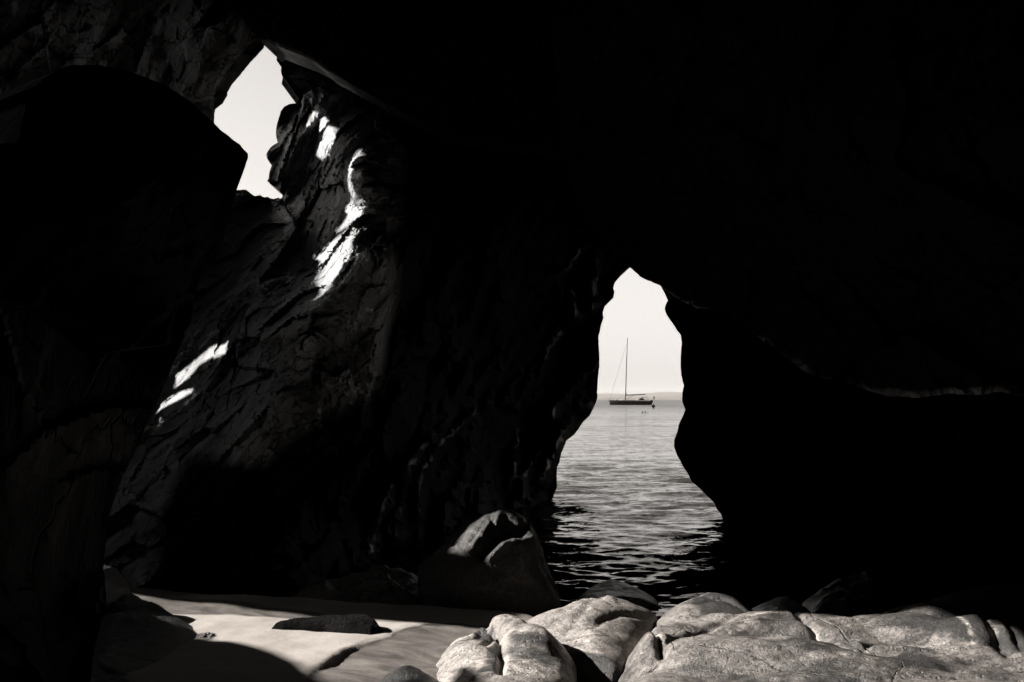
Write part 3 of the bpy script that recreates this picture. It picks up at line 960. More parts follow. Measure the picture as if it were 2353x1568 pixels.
def mound(name, outline, zb, H, rim, mat, step=0.03, lumps=(), grooves=(), vein_rims=(), stain_shades=(), amp=0.02, freq=1.6, p=2.0, seed=0.0, jit=0.03, skirt=0.45, tilt=(0, 0), strata=0.0):
    """Rock that rises from the ground inside an outline measured at height zb; lumps, grooves, veins and stains are measured on that level."""
    ol = flat(outline, zb)
    out = []
    for i in range(len(ol)):
        a, b = ol[i], ol[(i + 1) % len(ol)]
        k = max(1, int(np.linalg.norm(b - a) / (step * 1.2)))
        out += [a + (b - a) * j / k for j in range(k)]
    out = np.array(out)
    Pn = np.stack([out[:, 0] * 4, out[:, 1] * 4, np.full(len(out), seed)], 1)
    out = out + jit * np.stack([fbm(Pn, 3), fbm(Pn + 20, 3)], 1)
    lo, hi = out.min(0), out.max(0)
    gx, gy = np.meshgrid(np.arange(lo[0], hi[0], step), np.arange(lo[1], hi[1], step))
    g = np.stack([gx.ravel(), gy.ravel()], 1)
    g = g + RNG.uniform(-0.2, 0.2, g.shape) * step
    g = g[in_poly(g, out)]
    e = edge_dist(g, out)
    g = g[e > step * 0.4]
    V2, Fc = triangulate(out, g)
    e = edge_dist(V2, out[::2])
    e[:len(out)] = 0
    t = np.clip(e / rim, 0, 1)
    h = H * (1 - (1 - t) ** p) ** (1 / p)
    P3 = np.stack([V2[:, 0], V2[:, 1], np.full(len(V2), seed)], 1)
    edge_f = smooth01(t * 1.5)
    warp = np.stack([fbm(P3 * 1.5 + 7, 3), fbm(P3 * 1.5 + 27, 3)], 1) * 0.12
    for (px, py, sx, sy, rot, a) in lumps:
        c = ground_at(px, py, zb)[:2]
        q = V2 + warp - c
        cr, sr = math.cos(math.radians(rot)), math.sin(math.radians(rot))
        qa, qb = q[:, 0] * cr + q[:, 1] * sr, -q[:, 0] * sr + q[:, 1] * cr
        rr = np.sqrt((qa / sx) ** 2 + (qb / sy) ** 2)
        h = h + a * 1.25 * np.clip(1 - (rr / 1.4) ** 2, 0, 1) ** 0.85 * edge_f
    h = h + edge_f * (amp * fbm(P3 * freq, 5) + amp * 0.25 * fbm(P3 * freq * 5, 4))
    h = h + edge_f * amp * (1.1 * (ridged(P3 * freq * 0.8 + 13, 4) - 1.0) + 0.5 * facets(np.stack([V2[:, 0] * 1.6, V2[:, 1] * 2.4, P3[:, 2]], 1) + warp[:, [0, 1, 0]] * 3, 7))
    if strata:
        tt = (V2[:, 0] * 0.5 + V2[:, 1] * 0.87) * 3.0 + 1.3 * fbm(P3 * 1.2, 3)
        fr = tt - np.floor(tt)
        h = h + edge_f * strata * (np.minimum(fr / 0.7, (1 - fr) / 0.3) - 0.5)
    for (line, wd, dp) in grooves:
        dist = line_dist(V2 + warp * 0.35, flat(line, zb))
        h = h - dp * np.exp(-(dist / wd) ** 2) * smooth01(t * 3)
    h = h + tilt[0] * (V2[:, 0] - lo[0]) + tilt[1] * (V2[:, 1] - lo[1])
    vein_rim = np.zeros(len(V2))
    for (line, wd) in vein_rims:
        vein_rim = np.maximum(vein_rim, np.exp(-(line_dist(V2 + warp * 0.2, flat(line, zb)) / wd) ** 2))
    stain_shade = np.zeros(len(V2))
    for (poly, soft, k) in stain_shades:
        stain_shade = np.maximum(stain_shade, k * poly_mask(V2 + warp * 0.5, flat(poly, zb), soft))
    n = len(V2)
    V = np.concatenate([np.column_stack([V2, zb + h]), np.column_stack([V2, np.full(n, zb - skirt)])])
    be = boundary_edges(Fc)
    faces = [tuple(f) for f in Fc] + [(f[2] + n, f[1] + n, f[0] + n) for f in Fc] + [(b, a, a + n, b + n) for a, b in be]
    o = link_mesh(name, V, faces, mat, recenter=True, attrs={"stain_shade": np.concatenate([stain_shade, stain_shade]), "vein_rim": np.concatenate([vein_rim, vein_rim])})
    fix_normals(o)
    return o

# the big boulder in the middle
def sculpt_big(V, N):
    q = V.copy()
    px = CX + F * V[:, 0] / V[:, 1]
    py = HY - F * (V[:, 2] - EYE) / V[:, 1]
    pp = np.stack([px, py], 1)
    fr = smooth01((9.0 - V[:, 1]) / 0.25)
    # hollow under the sunlit crest, and the ledge below it
    hol = poly_mask(pp + 9 * np.stack([fbm(V * 3.5, 2), fbm(V * 3.5 + 9, 2)], 1), [(1090, 1268), (1108, 1232), (1130, 1190), (1165, 1180), (1215, 1205), (1215, 1222), (1180, 1228), (1150, 1240), (1122, 1268), (1108, 1282)], 16)
    q -= N * (0.20 * hol * fr)[:, None]
    led = poly_mask(pp, [(1114, 1272), (1132, 1252), (1155, 1237), (1188, 1222), (1194, 1230), (1170, 1246), (1150, 1268), (1125, 1284)], 12)
    q += N * (0.05 * led * fr)[:, None]
    grv = np.exp(-(line_dist(pp, [(1080, 1240), (1100, 1218), (1118, 1195)]) / 5) ** 2)
    q -= N * (0.03 * grv * fr)[:, None]
    return q
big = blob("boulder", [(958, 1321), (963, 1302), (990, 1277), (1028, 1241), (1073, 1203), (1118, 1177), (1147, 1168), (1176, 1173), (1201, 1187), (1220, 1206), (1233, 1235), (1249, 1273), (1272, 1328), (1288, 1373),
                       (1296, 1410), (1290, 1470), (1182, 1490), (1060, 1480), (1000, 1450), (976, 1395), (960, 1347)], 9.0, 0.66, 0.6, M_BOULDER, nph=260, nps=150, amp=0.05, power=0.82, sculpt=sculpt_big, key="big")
tag(big, "big dark boulder with a sunlit crest standing between beach and sea", "boulder")

# double humped pale boulder at the bottom edge
o = mound("boulder", [(990, 1560), (1004, 1528), (1034, 1500), (1070, 1488), (1110, 1474), (1180, 1466), (1250, 1478), (1300, 1505), (1326, 1545), (1318, 1600), (1270, 1660), (1120, 1700), (1010, 1650)], 0.22, 0.17, 0.32, M_PALE, step=0.014,
          lumps=[(1150, 1500, 0.16, 0.2, 0, 0.06), (1230, 1535, 0.20, 0.24, 0, 0.07), (1060, 1560, 0.14, 0.2, 0, 0.04)],
          grooves=[([(1118, 1484), (1130, 1510), (1150, 1535), (1152, 1580), (1150, 1620)], 0.025, 0.06), ([(1092, 1515), (1110, 1500), (1130, 1512)], 0.05, 0.10), ([(1100, 1545), (1130, 1528), (1152, 1530)], 0.03, 0.04)],
          stain_shades=[([(1085, 1500), (1105, 1484), (1135, 1500), (1140, 1522), (1100, 1530)], 0.05, 0.9), ([(1160, 1540), (1230, 1520), (1300, 1515), (1320, 1550), (1310, 1600), (1180, 1610)], 0.15, 0.55), ([(1120, 1545), (1150, 1535), (1150, 1620), (1090, 1620)], 0.05, 0.7)],
          amp=0.025, seed=3.3)
tag(o, "pale two humped boulder with a dark hollow at the water's sandy edge", "boulder")

# long pale shelf behind it
o = mound("boulder", [(1150, 1466), (1195, 1448), (1260, 1428), (1330, 1412), (1400, 1404), (1470, 1408), (1510, 1424), (1505, 1450), (1470, 1480), (1452, 1520), (1432, 1556), (1400, 1560), (1340, 1548), (1300, 1535), (1240, 1500)], 0.20, 0.16, 0.55, M_PALE, step=0.018,
          lumps=[(1380, 1450, 0.5, 0.35, 0, 0.05), (1420, 1500, 0.25, 0.2, 30, 0.03)],
          grooves=[([(1352, 1500), (1380, 1478), (1420, 1462), (1480, 1445)], 0.03, 0.02), ([(1290, 1500), (1340, 1470), (1360, 1450)], 0.03, 0.015)],
          stain_shades=[([(1300, 1520), (1340, 1532), (1400, 1545), (1440, 1545), (1440, 1580), (1300, 1570)], 0.05, 0.8), ([(1400, 1412), (1500, 1418), (1510, 1440), (1430, 1440)], 0.2, 0.5)],
          vein_rims=[([(1350, 1410), (1390, 1430), (1385, 1445)], 0.008)], amp=0.03, seed=6.1)
tag(o, "long pale smooth boulder sloping left beside the two humped one", "boulder")

# rounded hump at the back edge
o = mound("boulder", [(1500, 1450), (1520, 1425), (1560, 1405), (1620, 1394), (1690, 1400), (1745, 1424), (1770, 1450), (1740, 1475), (1600, 1480), (1510, 1475)], 0.17, 0.16, 0.45, M_ROCK, step=0.018,
          lumps=[(1620, 1425, 0.35, 0.3, 0, 0.04)], grooves=[([(1600, 1440), (1660, 1432), (1720, 1445)], 0.03, 0.03)],
          stain_shades=[([(1600, 1430), (1700, 1425), (1760, 1440), (1740, 1475), (1620, 1480)], 0.12, 0.85)], amp=0.03, seed=9.0)
tag(o, "rounded grey hump of rock at the water's edge below the arch", "boulder")

# the broad grey rock on the right
M_out = [(1425, 1545), (1450, 1510), (1475, 1490), (1520, 1470), (1600, 1455), (1700, 1450), (1800, 1450), (1950, 1452), (2080, 1450), (2220, 1455), (2330, 1480), (2500, 1520), (2900, 1620), (3100, 1800), (2600, 1950), (1500, 1950), (1420, 1750), (1415, 1620)]
o = mound("boulder", M_out, 0.17, 0.11, 0.30, M_ROCK, step=0.022,
          lumps=[(1560, 1500, 0.5, 0.25, 10, 0.07), (1480, 1540, 0.16, 0.2, 0, 0.05), (1640, 1560, 0.6, 0.35, -10, 0.08), (1730, 1472, 0.5, 0.18, 5, 0.04), (1880, 1490, 0.7, 0.25, 0, 0.05), (2140, 1462, 0.30, 0.25, 0, 0.11),
                 (2170, 1500, 0.45, 0.35, -30, 0.09), (2000, 1560, 0.45, 0.35, 20, 0.06), (2330, 1540, 0.4, 0.4, -50, 0.08), (1850, 1600, 0.7, 0.4, -10, 0.06), (1480, 1640, 0.3, 0.3, 0, 0.07)],
          grooves=[(z5([(660, 750), (760, 820), (900, 900), (1020, 960), (1120, 1010), (1210, 1070)]), 0.025, 0.05), (z5([(1000, 832), (1200, 822), (1400, 790), (1560, 760), (1700, 730), (1900, 745)]), 0.03, 0.03),
                   (z5([(1200, 1040), (1250, 980), (1330, 945)]), 0.025, 0.04), ([(1475, 1500), (1500, 1520), (1515, 1545), (1530, 1580)], 0.025, 0.05), (z5([(1900, 745), (2050, 850), (2150, 980), (2230, 1076)]), 0.05, 0.05),
                   (z5([(2180, 800), (2230, 900), (2290, 1000), (2353, 1076)]), 0.02, 0.04), (z5([(690, 905), (800, 895), (900, 900)]), 0.07, 0.06), ([(1500, 1590), (1560, 1540), (1640, 1500), (1700, 1480)], 0.03, 0.03)],
          vein_rims=[(z5([(660, 750), (760, 820), (900, 900), (1020, 960), (1120, 1010), (1210, 1070)]), 0.010), (z5([(1830, 640), (1900, 730), (2000, 850), (2130, 980)]), 0.010), (z5([(1980, 750), (2060, 850), (2160, 980)]), 0.008),
                 (z5([(1860, 860), (1950, 960), (1990, 1020)]), 0.008), (z5([(1340, 730), (1370, 790)]), 0.008), (z4([(1790, 1160), (1880, 1210), (1960, 1300)]), 0.010), (z4([(1650, 1030), (1730, 1100), (1760, 1150)]), 0.008), (z5([(300, 880), (420, 800), (560, 770), (680, 760)]), 0.02)],
          stain_shades=[(z5([(690, 900), (780, 880), (930, 885), (880, 930), (800, 950), (720, 940)]), 0.13, 0.95), (z5([(1700, 780), (1900, 760), (2050, 880), (2130, 990), (1990, 1030), (1820, 1000), (1640, 960), (1560, 900)]), 0.25, 0.75),
                  (z5([(1440, 950), (1700, 960), (1800, 1076), (1900, 1200), (1400, 1200)]), 0.2, 0.8), (z5([(0, 740), (140, 760), (240, 790), (60, 790)]), 0.1, 0.7), (z5([(300, 690), (480, 690), (360, 740), (200, 720)]), 0.1, 0.6), (z5([(620, 690), (740, 700), (700, 740), (640, 730)]), 0.06, 0.7),
                  (z5([(1940, 660), (2100, 760), (2000, 800)]), 0.1, 0.5), ([(1820, 1440), (2600, 1440), (2800, 1800), (1650, 1800), (1700, 1600)], 0.5, 0.42)],  # right-hand patches paint in shade besides the real stains
          amp=0.035, freq=1.3, seed=1.7)
tag(o, "broad grey fissured rock covering the right of the shore", "boulder")

# black dome at the bottom edge
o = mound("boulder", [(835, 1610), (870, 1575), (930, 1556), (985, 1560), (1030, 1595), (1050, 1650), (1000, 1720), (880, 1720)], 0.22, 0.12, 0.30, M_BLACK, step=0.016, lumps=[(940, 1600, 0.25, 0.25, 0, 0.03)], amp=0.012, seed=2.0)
tag(o, "black smooth domed boulder left of the two humped one", "boulder")

# low ridge of rock in the sand
o = mound("rock", [(615, 1468), (650, 1460), (700, 1452), (760, 1450), (830, 1452), (862, 1459), (884, 1476), (850, 1483), (800, 1479), (740, 1471), (690, 1470), (650, 1471)], 0.24, 0.125, 0.085, M_RIDGE, step=0.010, amp=0.018, freq=3.5, seed=4.9, p=2.2, jit=0.02, strata=0.015,
          vein_rims=[([(660, 1461), (700, 1455), (760, 1453), (830, 1455), (850, 1458)], 0.006)], lumps=[(775, 1465, 0.30, 0.12, 0, 0.02)])  # pale crest line paints the sunlit rim of the ridge
tag(o, "long low black ridge of rock sticking out of the beach sand", "rock")

# dark rocks at the foot of the left wall
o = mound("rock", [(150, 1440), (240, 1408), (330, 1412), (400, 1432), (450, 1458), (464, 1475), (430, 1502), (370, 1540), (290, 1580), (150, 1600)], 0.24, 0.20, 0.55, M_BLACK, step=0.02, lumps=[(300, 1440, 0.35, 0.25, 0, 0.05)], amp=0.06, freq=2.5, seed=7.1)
tag(o, "dark wet rock tapering out onto the sand below the left wall", "rock")
o = blob("rock", [(225, 1300), (245, 1305), (262, 1325), (278, 1352), (292, 1390), (290, 1420), (230, 1430), (190, 1400), (200, 1330)], 7.6, 0.3, 0.3, M_BLACK, nph=80, nps=40, amp=0.02)
tag(o, "black upright rock between the left wall and lit sand", "rock")
o = mound("rock", [(-40, 1560), (60, 1530), (180, 1520), (280, 1545), (330, 1590), (280, 1680), (60, 1720), (-100, 1650)], 0.22, 0.14, 0.35, M_BLACK, step=0.025, amp=0.06, freq=2.5, seed=5.2)
tag(o, "dark flat rock in the bottom left corner of the cave floor", "rock")

# jagged ledge behind the sand
o = mound("rock", [(640, 1408), (690, 1378), (760, 1358), (850, 1340), (930, 1330), (985, 1350), (990, 1400), (940, 1425), (850, 1428), (760, 1424), (680, 1418)], 0.12, 0.16, 0.4, M_LEDGE, step=0.02, amp=0.07, freq=3.0, seed=1.1, strata=0.07)
tag(o, "rough layered dark ledge between the beach and big boulder", "rock")
o = mound("rock", [(535, 1336), (560, 1322), (600, 1316), (640, 1326), (660, 1345), (620, 1352), (560, 1350)], 0.15, 0.13, 0.25, M_LEDGE, step=0.02, amp=0.05, freq=4, seed=1.9, strata=0.04)
tag(o, "small dark rock at the foot of the cave wall behind wet sand", "rock")

# rocks in the shade at the water
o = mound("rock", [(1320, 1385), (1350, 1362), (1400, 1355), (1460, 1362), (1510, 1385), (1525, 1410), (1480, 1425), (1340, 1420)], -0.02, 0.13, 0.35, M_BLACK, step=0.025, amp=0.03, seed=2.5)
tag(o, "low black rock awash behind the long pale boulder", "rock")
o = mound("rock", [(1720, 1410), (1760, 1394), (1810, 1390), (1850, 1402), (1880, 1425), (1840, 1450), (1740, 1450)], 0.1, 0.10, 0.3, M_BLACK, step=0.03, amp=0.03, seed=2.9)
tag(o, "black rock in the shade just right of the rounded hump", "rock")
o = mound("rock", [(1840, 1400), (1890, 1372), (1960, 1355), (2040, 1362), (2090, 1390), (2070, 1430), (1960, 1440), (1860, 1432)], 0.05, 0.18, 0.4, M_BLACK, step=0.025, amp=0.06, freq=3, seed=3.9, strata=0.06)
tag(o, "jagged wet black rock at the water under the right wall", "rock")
o = mound("rock", [(2070, 1440), (2120, 1405), (2200, 1385), (2300, 1375), (2420, 1380), (2500, 1420), (2460, 1470), (2300, 1470), (2150, 1455)], 0.15, 0.2, 0.5, M_BOULDER, step=0.03, amp=0.03, seed=6.6)
tag(o, "large shaded grey rock behind the broad rock's far end", "rock")

# pebbles left in the wet hollow at the tip of the dark rock
for q in range(8):
    px, py = 462 + 4.2 * q + RNG.uniform(-2, 2), 1463 + RNG.uniform(-5, 5)
    c = ground_at(px, py, 0.30)
    r = RNG.uniform(0.012, 0.024)
    th, ph = np.meshgrid(np.linspace(0, 2 * math.pi, 14, endpoint=False), np.linspace(-math.pi / 2, math.pi / 2, 9))
    V = np.stack([np.cos(th) * np.cos(ph), 0.8 * np.sin(th) * np.cos(ph), 0.6 * np.sin(ph)], -1).reshape(-1, 3)
    V = V * r * (1 + 0.25 * fbm(V * 1.3 + q * 7, 2))[:, None] + c + np.array([0, 0, r * 0.3])
    idx = np.arange(9 * 14).reshape(9, 14)
    Fc = np.concatenate([np.stack([idx[a], np.roll(idx[a], -1), np.roll(idx[a + 1], -1), idx[a + 1]], 1) for a in range(8)])
    o = link_mesh("pebble", V, Fc, M_BLACK, recenter=True, attrs={"stain_shade": np.zeros(len(V)), "vein_rim": np.zeros(len(V))})
    tag(o, "small dark pebble in the wet hollow at the tip of the dark rock", "pebble", "pebbles at the tip of the dark rock")

# ------------------------------------------------------------------ unseen sun-blocking slab, added; its gaps are cut to the wanted sunlit patches
s_np = np.array(SUN)
u_np = np.cross([0, 0, 1], s_np); u_np /= np.linalg.norm(u_np)
v_np = np.cross(s_np, u_np)
LID_C = float(np.dot(s_np, [-7.5, 11, 7]))

def to_lid(P):
    P = np.asarray(P)
    return np.stack([P @ u_np, P @ v_np], 1)

lit_floor = ground_at(*np.array([
    (130, 1350), (280, 1364), (400, 1378), (500, 1390), (660, 1409), (760, 1421), (880, 1430), (1000, 1437), (1100, 1442), (1170, 1440), (1230, 1410), (1300, 1378), (1400, 1362), (1470, 1366), (1500, 1358),
    (1560, 1345), (1650, 1350), (1720, 1385), (1760, 1432), (1900, 1438), (2080, 1438), (2210, 1446), (2330, 1472), (2450, 1510), (2560, 1560), (2560, 1655),
    (1190, 1655), (1185, 1640), (1170, 1590), (1135, 1562), (1095, 1562), (1050, 1584), (1000, 1592), (940, 1594), (850, 1590), (800, 1582), (745, 1562), (695, 1528), (645, 1503), (590, 1487), (545, 1478), (490, 1471), (455, 1468), (410, 1441), (345, 1413), (285, 1392), (200, 1375)], float).T, 0.3)
lit_boulder = surf_at("big", [(1036, 1266), (1062, 1228), (1090, 1202), (1112, 1184), (1150, 1174), (1190, 1203), (1212, 1222), (1190, 1252), (1135, 1284), (1110, 1280), (1085, 1275)])
HOLES = [lit_floor, lit_boulder]
for poly in (z1([(765, 470), (800, 480), (835, 510), (820, 545), (785, 580), (765, 545)]),
             z1([(842, 545), (880, 560), (865, 610), (840, 680), (815, 710), (790, 690), (800, 640)]),
             z1([(950, 910), (1000, 940), (1005, 990), (945, 1030), (885, 1075), (930, 970)]),
             z1([(1005, 1070), (1015, 1100), (960, 1190), (900, 1260), (840, 1350), (770, 1420), (800, 1300), (815, 1230), (795, 1215), (850, 1160), (925, 1110)]),
             z1([(1085, 1045), (1060, 1110), (1030, 1170), (1022, 1110)]),
             z1([(992, 660), (1000, 690), (968, 760), (962, 850), (1000, 900), (1000, 940), (955, 880), (945, 830), (950, 770)])):
    poly = np.array(poly)
    HOLES.append(surf_at("wall", poly.mean(0) + (poly - poly.mean(0)) * np.array([1.22, 1.06])))
for poly in (z6([(830, 318), (790, 362), (640, 425), (560, 505), (508, 552), (520, 490), (495, 470), (560, 450), (640, 390), (700, 338), (780, 316)]),
             z6([(602, 558), (580, 592), (500, 635), (412, 694), (440, 640), (490, 600), (550, 573)]),
             z6([(425, 715), (455, 735), (415, 758)])):
    HOLES.append(surf_at("wall", poly))

def sun_gobo():
    outline = np.array([(-14.5, -11), (10, -11), (10, 11), (-14.5, 11)], float)
    ol = resample([(p[0], p[1]) for p in outline], 0.5, 0.5, 0)
    pts = [p for p in ol]
    edges = [(i, (i + 1) % len(ol)) for i in range(len(ol))]
    polys = []
    for H in HOLES:
        q = to_lid(H)
        out = []
        for i in range(len(q)):
            a, b = q[i], q[(i + 1) % len(q)]
            k = max(1, int(np.linalg.norm(b - a) / 0.12))
            for j in range(k):
                p = a + (b - a) * j / k
                out.append(p)
        out = np.array(out)
        Pn = np.stack([out[:, 0] * 2.2, out[:, 1] * 2.2, np.zeros(len(out))], 1)
        out = out + 0.03 * np.stack([fbm(Pn, 3), fbm(Pn + 30, 3)], 1)
        polys.append(out)
        n0 = len(pts)
        pts += [p for p in out]
        edges += [(n0 + i, n0 + (i + 1) % len(out)) for i in range(len(out))]
    gx, gy = np.meshgrid(np.arange(-14.2, 9.9, 0.45), np.arange(-10.8, 10.9, 0.45))
    pts += [p for p in np.stack([gx.ravel(), gy.ravel()], 1)]
    V, E, Fc, *_ = delaunay_2d_cdt([Vector((float(p[0]), float(p[1]))) for p in pts], edges, [], 0, 1e-6)
    V = np.array([(v.x, v.y) for v in V])
    Fc = np.array([f for f in Fc if len(f) == 3])
    cen = V[Fc].mean(1)
    keep = np.ones(len(Fc), bool)
    for p in polys:
        keep &= ~in_poly(cen, p)
    Fc = Fc[keep]
    P = V[:, :1] * u_np + V[:, 1:] * v_np + LID_C * s_np
    n = fbm(P * 0.5, 3)[:, None]
    Vf = P + s_np * 0.5 * n
    return structure(solid("cave_roof", Vf, Vf + s_np * 0.25, Fc, M_SHELL))  # this one is the added, unseen slab that shapes the sunbeams
sun_gobo()

# ------------------------------------------------------------------ yacht at anchor
M_HULL = plain_material("navy_hull", 0.003, 0.9)
M_STRIPE = plain_material("boot_stripe", 0.05, 0.5)
M_SPAR = plain_material("dark_spar", 0.01, 0.8)
M_DECK = plain_material("deck_teak", 0.05, 0.7)
M_WHITE = plain_material("white_gelcoat", 0.75, 0.4)
M_CANVAS = plain_material("dark_canvas", 0.015, 0.9)
M_STEEL = plain_material("stainless_tube", 0.12, 0.4)
BD = EYE * F / 13.0                                  # metres from the eye to the yacht
def bx(zx): return (1355.3 + 0.1501 * zx - CX) / F * BD
def bz(zy): return (1308 - zy) * 0.1501 / F * BD
yacht = empty("sailboat", (bx(620), BD, 0))
tag(yacht, "dark hulled sailing yacht lying at anchor with bare mast", "sailboat")
ox = bx(620)
def bp(zx, zy, y=0.0): return (bx(zx) - ox, y, bz(zy))

def hull():
    mb = MB()
    x0, x1 = bp(298, 0)[0], bp(960, 0)[0]
    rings = []
    for i in range(25):
        t = i / 24
        x = x0 + (x1 - x0) * t
        beam = 2.1 * (1 - (1 - min(t / 0.55, 1)) ** 2.1) ** 0.8 * (1 - 0.16 * max(t - 0.6, 0) / 0.4)
        beam = max(beam, 0.03)
        ztop = bz(1238) + (bz(1246) - bz(1238)) * t
        zk = -0.55 * math.sin(math.pi * min(max(t * 0.95 + 0.03, 0), 1)) ** 0.6
        rake = 0.16 * (1 - t) ** 6
        tr = -0.55 * max(t - 0.93, 0) / 0.07
        ring = []
        for k in range(17):
            a = math.pi * k / 16
            yy = -beam * math.copysign(abs(math.cos(a)) ** 0.45, math.cos(a))
            zz = ztop - (ztop - zk) * math.sin(a) ** 0.75
            f = (ztop - zz) / (ztop - zk)
            ring.append((x + rake * f + tr * f, yy, zz))
        rings.append(ring)
    mb.loft(rings)
    return mb
h_ob = hull().build("hull", M_HULL, yacht, smooth=True)
mb = MB(); mb.box((bp(312, 0)[0], -2.14, 0.16), (bp(915, 0)[0], -2.10, 0.34)); mb.build("boot_stripe", M_STRIPE, h_ob)
mb = MB()
deck = []
for t in np.linspace(0.02, 0.98, 20):
    b = 1.95 * (1 - (1 - min(t / 0.55, 1)) ** 2.1) ** 0.8
    deck.append((t, b))
x0, x1 = bp(298, 0)[0], bp(958, 0)[0]
mb.loft([[(x0 + (x1 - x0) * t, -b, bz(1240)), (x0 + (x1 - x0) * t, b, bz(1240)), (x0 + (x1 - x0) * t, b * 0.9, bz(1234)), (x0 + (x1 - x0) * t, -b * 0.9, bz(1234))] for t, b in deck])
mb.build("deck", M_DECK, yacht)
mb = MB(); mb.tube([bp(547, 1240), bp(553, 1000), bp(565, 600), bp(577, 278)], [0.16, 0.15, 0.13, 0.09], 12)
mast = mb.build("mast", M_SPAR, yacht, smooth=True)
mb = MB(); mb.tube([bp(556, 1100), bp(556, 1150), bp(558, 1162)], [0.05, 0.16, 0.16], 8); mb.build("gooseneck", M_SPAR, mast, smooth=True)
for zz in (560, 860):
    mb = MB()
    x, _, z = bp(565 if zz < 700 else 557, zz)
    mb.tube([(x + 0.25, -0.9, z + 0.05), (x, 0, z), (x + 0.25, 0.9, z + 0.05)], 0.03, 6)
    mb.build("spreader", M_SPAR, mast)
mb = MB(); mb.tube([bp(560, 1157), bp(700, 1153), bp(852, 1147)], [0.15, 0.16, 0.13], 10); mb.build("boom", M_SPAR, yacht, smooth=True)
mb = MB(); mb.tube([bp(557, 1222), bp(660, 1162)], 0.045, 6); mb.build("boom_vang", M_SPAR, yacht)
mb = MB(); mb.tube([bp(302, 1228), bp(562, 372)], 0.035, 6); mb.build("forestay", M_STEEL, yacht)
mb = MB(); mb.tube([bp(553, 1180), bp(520, 1172), bp(470, 1190), bp(430, 1210), bp(400, 1232)], 0.018, 5); mb.build("lazy_line", M_STEEL, yacht)
mb = MB()
for sgn in (-1, 1):
    mb.tube([bp(300, 1232, sgn * 0.15), bp(305, 1208, sgn * 0.2), bp(345, 1210, sgn * 0.7), bp(350, 1236, sgn * 0.7)], 0.025, 6)
mb.build("bow_pulpit", M_STEEL, yacht)
mb = MB(); mb.box((bp(282, 0)[0], -0.14, bz(1242)), (bp(310, 0)[0], 0.14, bz(1234))); mb.build("bow_roller", M_STEEL, yacht)
def dome(zx0, zx1, zbot, ztop, half, skew=0.0):
    mb = MB()
    rings = []
    for t in np.linspace(0, 1, 9):
        x = bp(zx0 + (zx1 - zx0) * t, 0)[0]
        hh = (bz(ztop) - bz(zbot)) * max(math.sin(math.pi * (0.08 + 0.84 * t ** (1 + skew))), 0.05) ** 0.6
        rings.append([(x, half * math.cos(math.pi * k / 10), bz(zbot) + hh * math.sin(math.pi * k / 10) ** 0.6 if k not in (0, 10) else bz(zbot)) for k in range(11)])
    mb.loft(rings)
    return mb
dome(500, 720, 1237, 1228, 1.1).build("coachroof", M_DECK, yacht, smooth=True)
dome(718, 765, 1236, 1205, 0.55).build("deck_dome", M_WHITE, yacht, smooth=True)
dome(405, 436, 1238, 1226, 0.4).build("hatch", M_CANVAS, yacht, smooth=True)
dome(462, 492, 1238, 1228, 0.35).build("hatch", M_WHITE, yacht, smooth=True)
dome(752, 830, 1238, 1196, 1.2, 0.3).build("sprayhood", M_CANVAS, yacht, smooth=True)
mb = MB()
for sgn in (-1, 1):
    mb.tube([bp(812, 1236, sgn * 1.1), bp(800, 1192, sgn * 1.0), bp(884, 1187, sgn * 1.0), bp(888, 1240, sgn * 1.1)], 0.045, 6)
mb.tube([bp(800, 1192, -1.0), bp(800, 1192, 1.0)], 0.04, 6)
mb.tube([bp(884, 1187, -1.0), bp(884, 1187, 1.0)], 0.04, 6)
mb.build("bimini_frame", M_STEEL, yacht)
mb = MB(); mb.box((bp(800, 0)[0], -1.0, bz(1190)), (bp(850, 0)[0], 1.0, bz(1185))); mb.build("bimini_top", M_CANVAS, yacht)
for sgn in (-0.7, 0.7):
    mb = MB()
    pts = []
    for k in range(13):
        a = 2 * math.pi * k / 12
        pts.append((bp(855, 0)[0] + 0.05 * math.sin(a), sgn + 0.4 * math.cos(a), bz(1228) + 0.4 * math.sin(a)))
    mb.tube(pts, 0.03, 6)
    mb.build("steering_wheel", M_STEEL, yacht)
dome(928, 962, 1248, 1226, 0.8).build("stern_locker", M_CANVAS, yacht, smooth=True)
mb = MB(); mb.tube([bp(962, 1232), bp(975, 1172)], 0.03, 6)
staff = mb.build("flag_staff", M_STEEL, yacht)
mb = MB()
fl = [[bp(973 + 6 * t * 1.5 + 5 * math.sin(3 * v + t), 1180 + 48 * v, y) for y in (-0.012, 0.012) for t in ((0, 1, 2) if y < 0 else (2, 1, 0))] for v in np.linspace(0, 1, 8)]
mb.loft(fl)
mb.build("flag", M_CANVAS, staff)

# square float astern of the yacht
fd = EYE * F / 20.5
fx = (1355.3 + 0.1501 * 973 - CX) / F * fd
buoy = empty("marker_buoy", (fx, fd, 0))
tag(buoy, "small dark diamond shaped marker buoy floating astern of the yacht", "buoy")
sz = 33 * 0.1501 / F * fd
mb = MB()
mb.loft([[(sz * c, -0.05, sz * 0.95 + sz * s) for c, s in ((1, 0), (0, 1), (-1, 0), (0, -1))], [(sz * c * 1.02, 0.05, sz * 0.95 + sz * s * 1.02) for c, s in ((1, 0), (0, 1), (-1, 0), (0, -1))]])
mb.build("topmark", M_CANVAS, buoy)
mb = MB(); mb.tube([(0, 0, -0.25), (0, 0, 0.04), (0, 0, 0.1)], [0.14, 0.16, 0.05], 10); mb.build("float", M_CANVAS, buoy, smooth=True)

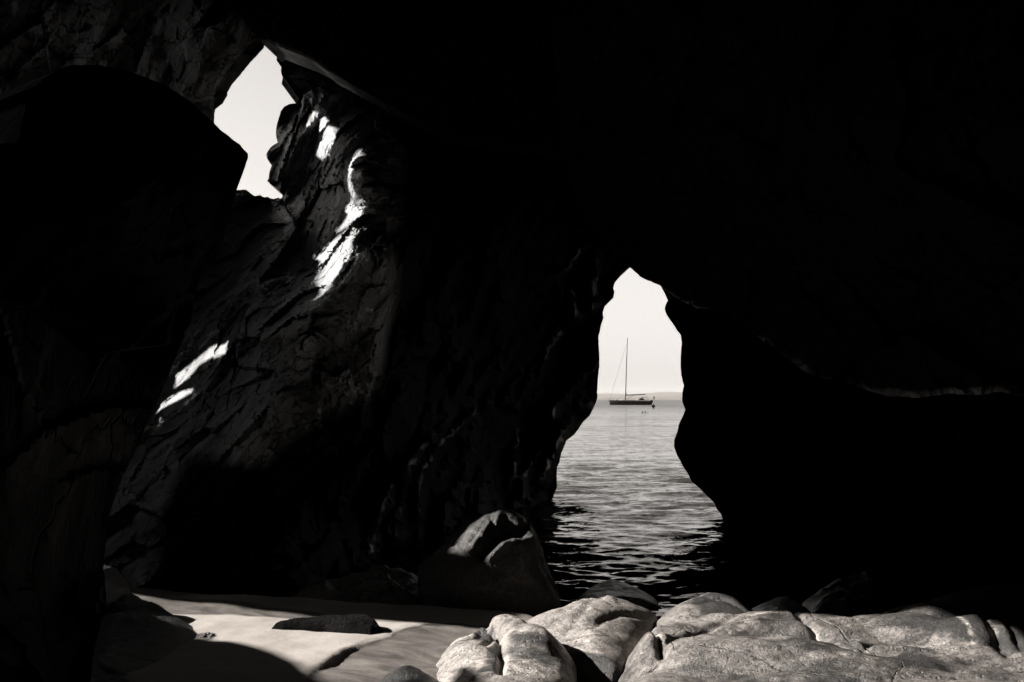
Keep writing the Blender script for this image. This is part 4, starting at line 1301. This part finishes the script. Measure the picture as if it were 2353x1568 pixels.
# two swimmers
M_SKIN = plain_material("wet_skin", 0.08, 0.5)
M_HAIR = plain_material("wet_hair", 0.01, 0.5)
def swimmer(zx, zy, arm, label):
    d = EYE * F / ((734.1 + 0.1501 * zy) - HY)
    x = (1355.3 + 0.1501 * zx - CX) / F * d
    verts = [(0, 0, -0.75), (0, 0, -0.40), (0, 0, -0.10), (0, 0, 0.02), (0, -0.01, 0.10), (0, -0.01, 0.17), (0.17, 0, -0.08), (0.33, 0, -0.08 + 0.10 * arm), (0.48, 0, -0.10 + 0.26 * arm), (-0.17, 0, -0.08), (-0.32, 0, -0.12), (-0.45, 0, -0.14),
             (0.1, 0.05, -1.15), (-0.1, 0.05, -1.15)]
    rad = [0.13, 0.13, 0.13, 0.06, 0.095, 0.085, 0.07, 0.045, 0.035, 0.07, 0.045, 0.035, 0.06, 0.06]
    edges = [(0, 1), (1, 2), (2, 3), (3, 4), (4, 5), (2, 6), (6, 7), (7, 8), (2, 9), (9, 10), (10, 11), (0, 12), (0, 13)]
    me = bpy.data.meshes.new("person")
    me.from_pydata(verts, edges, [])
    o = bpy.data.objects.new("person", me)
    COL.objects.link(o)
    o.location = (x, d, 0.02)
    md = o.modifiers.new("skin", 'SKIN')
    for i, sv in enumerate(me.skin_vertices[0].data):
        sv.radius = (rad[i], rad[i])
        sv.use_root = i == 0
    o.modifiers.new("smooth", 'SUBSURF').levels = 1
    me.materials.append(M_SKIN)
    tag(o, label, "person", "swimmers off the cave")
    mb = MB()
    rings = []
    for t in np.linspace(0, 1, 6):
        r = 0.105 * math.cos(t * math.pi / 2 * 0.96)
        rings.append([(r * math.cos(a), 0.02 + r * math.sin(a), 0.13 + 0.13 * math.sin(t * math.pi / 2)) for a in np.linspace(0, 2 * math.pi, 12, endpoint=False)])
    mb.loft(rings)
    mb.build("hair", M_HAIR, o, smooth=True)
swimmer(806, 1438, 0.0, "swimmer with only a dark head above the water below the yacht")
swimmer(846, 1434, 1.0, "swimmer raising one arm from the water beside another")

# ------------------------------------------------------------------ sea haze: the air between the cave and the far shore
mz = bpy.data.materials.new("haze")
mz.use_nodes = True
hn = mz.node_tree
for n in list(hn.nodes):
    hn.nodes.remove(n)
ho = hn.nodes.new("ShaderNodeOutputMaterial")
hv = hn.nodes.new("ShaderNodeVolumePrincipled")
hv.inputs['Color'].default_value = (0.95, 0.93, 0.90, 1)
hv.inputs['Density'].default_value = 0.000018
hv.inputs['Anisotropy'].default_value = 0.0
hn.links.new(hv.outputs[0], ho.inputs['Volume'])
mb = MB()
mb.box((-9800, -60, -6), (9800, 16900, 180))
hz = mb.build("haze", mz)
hz["kind"] = "stuff"
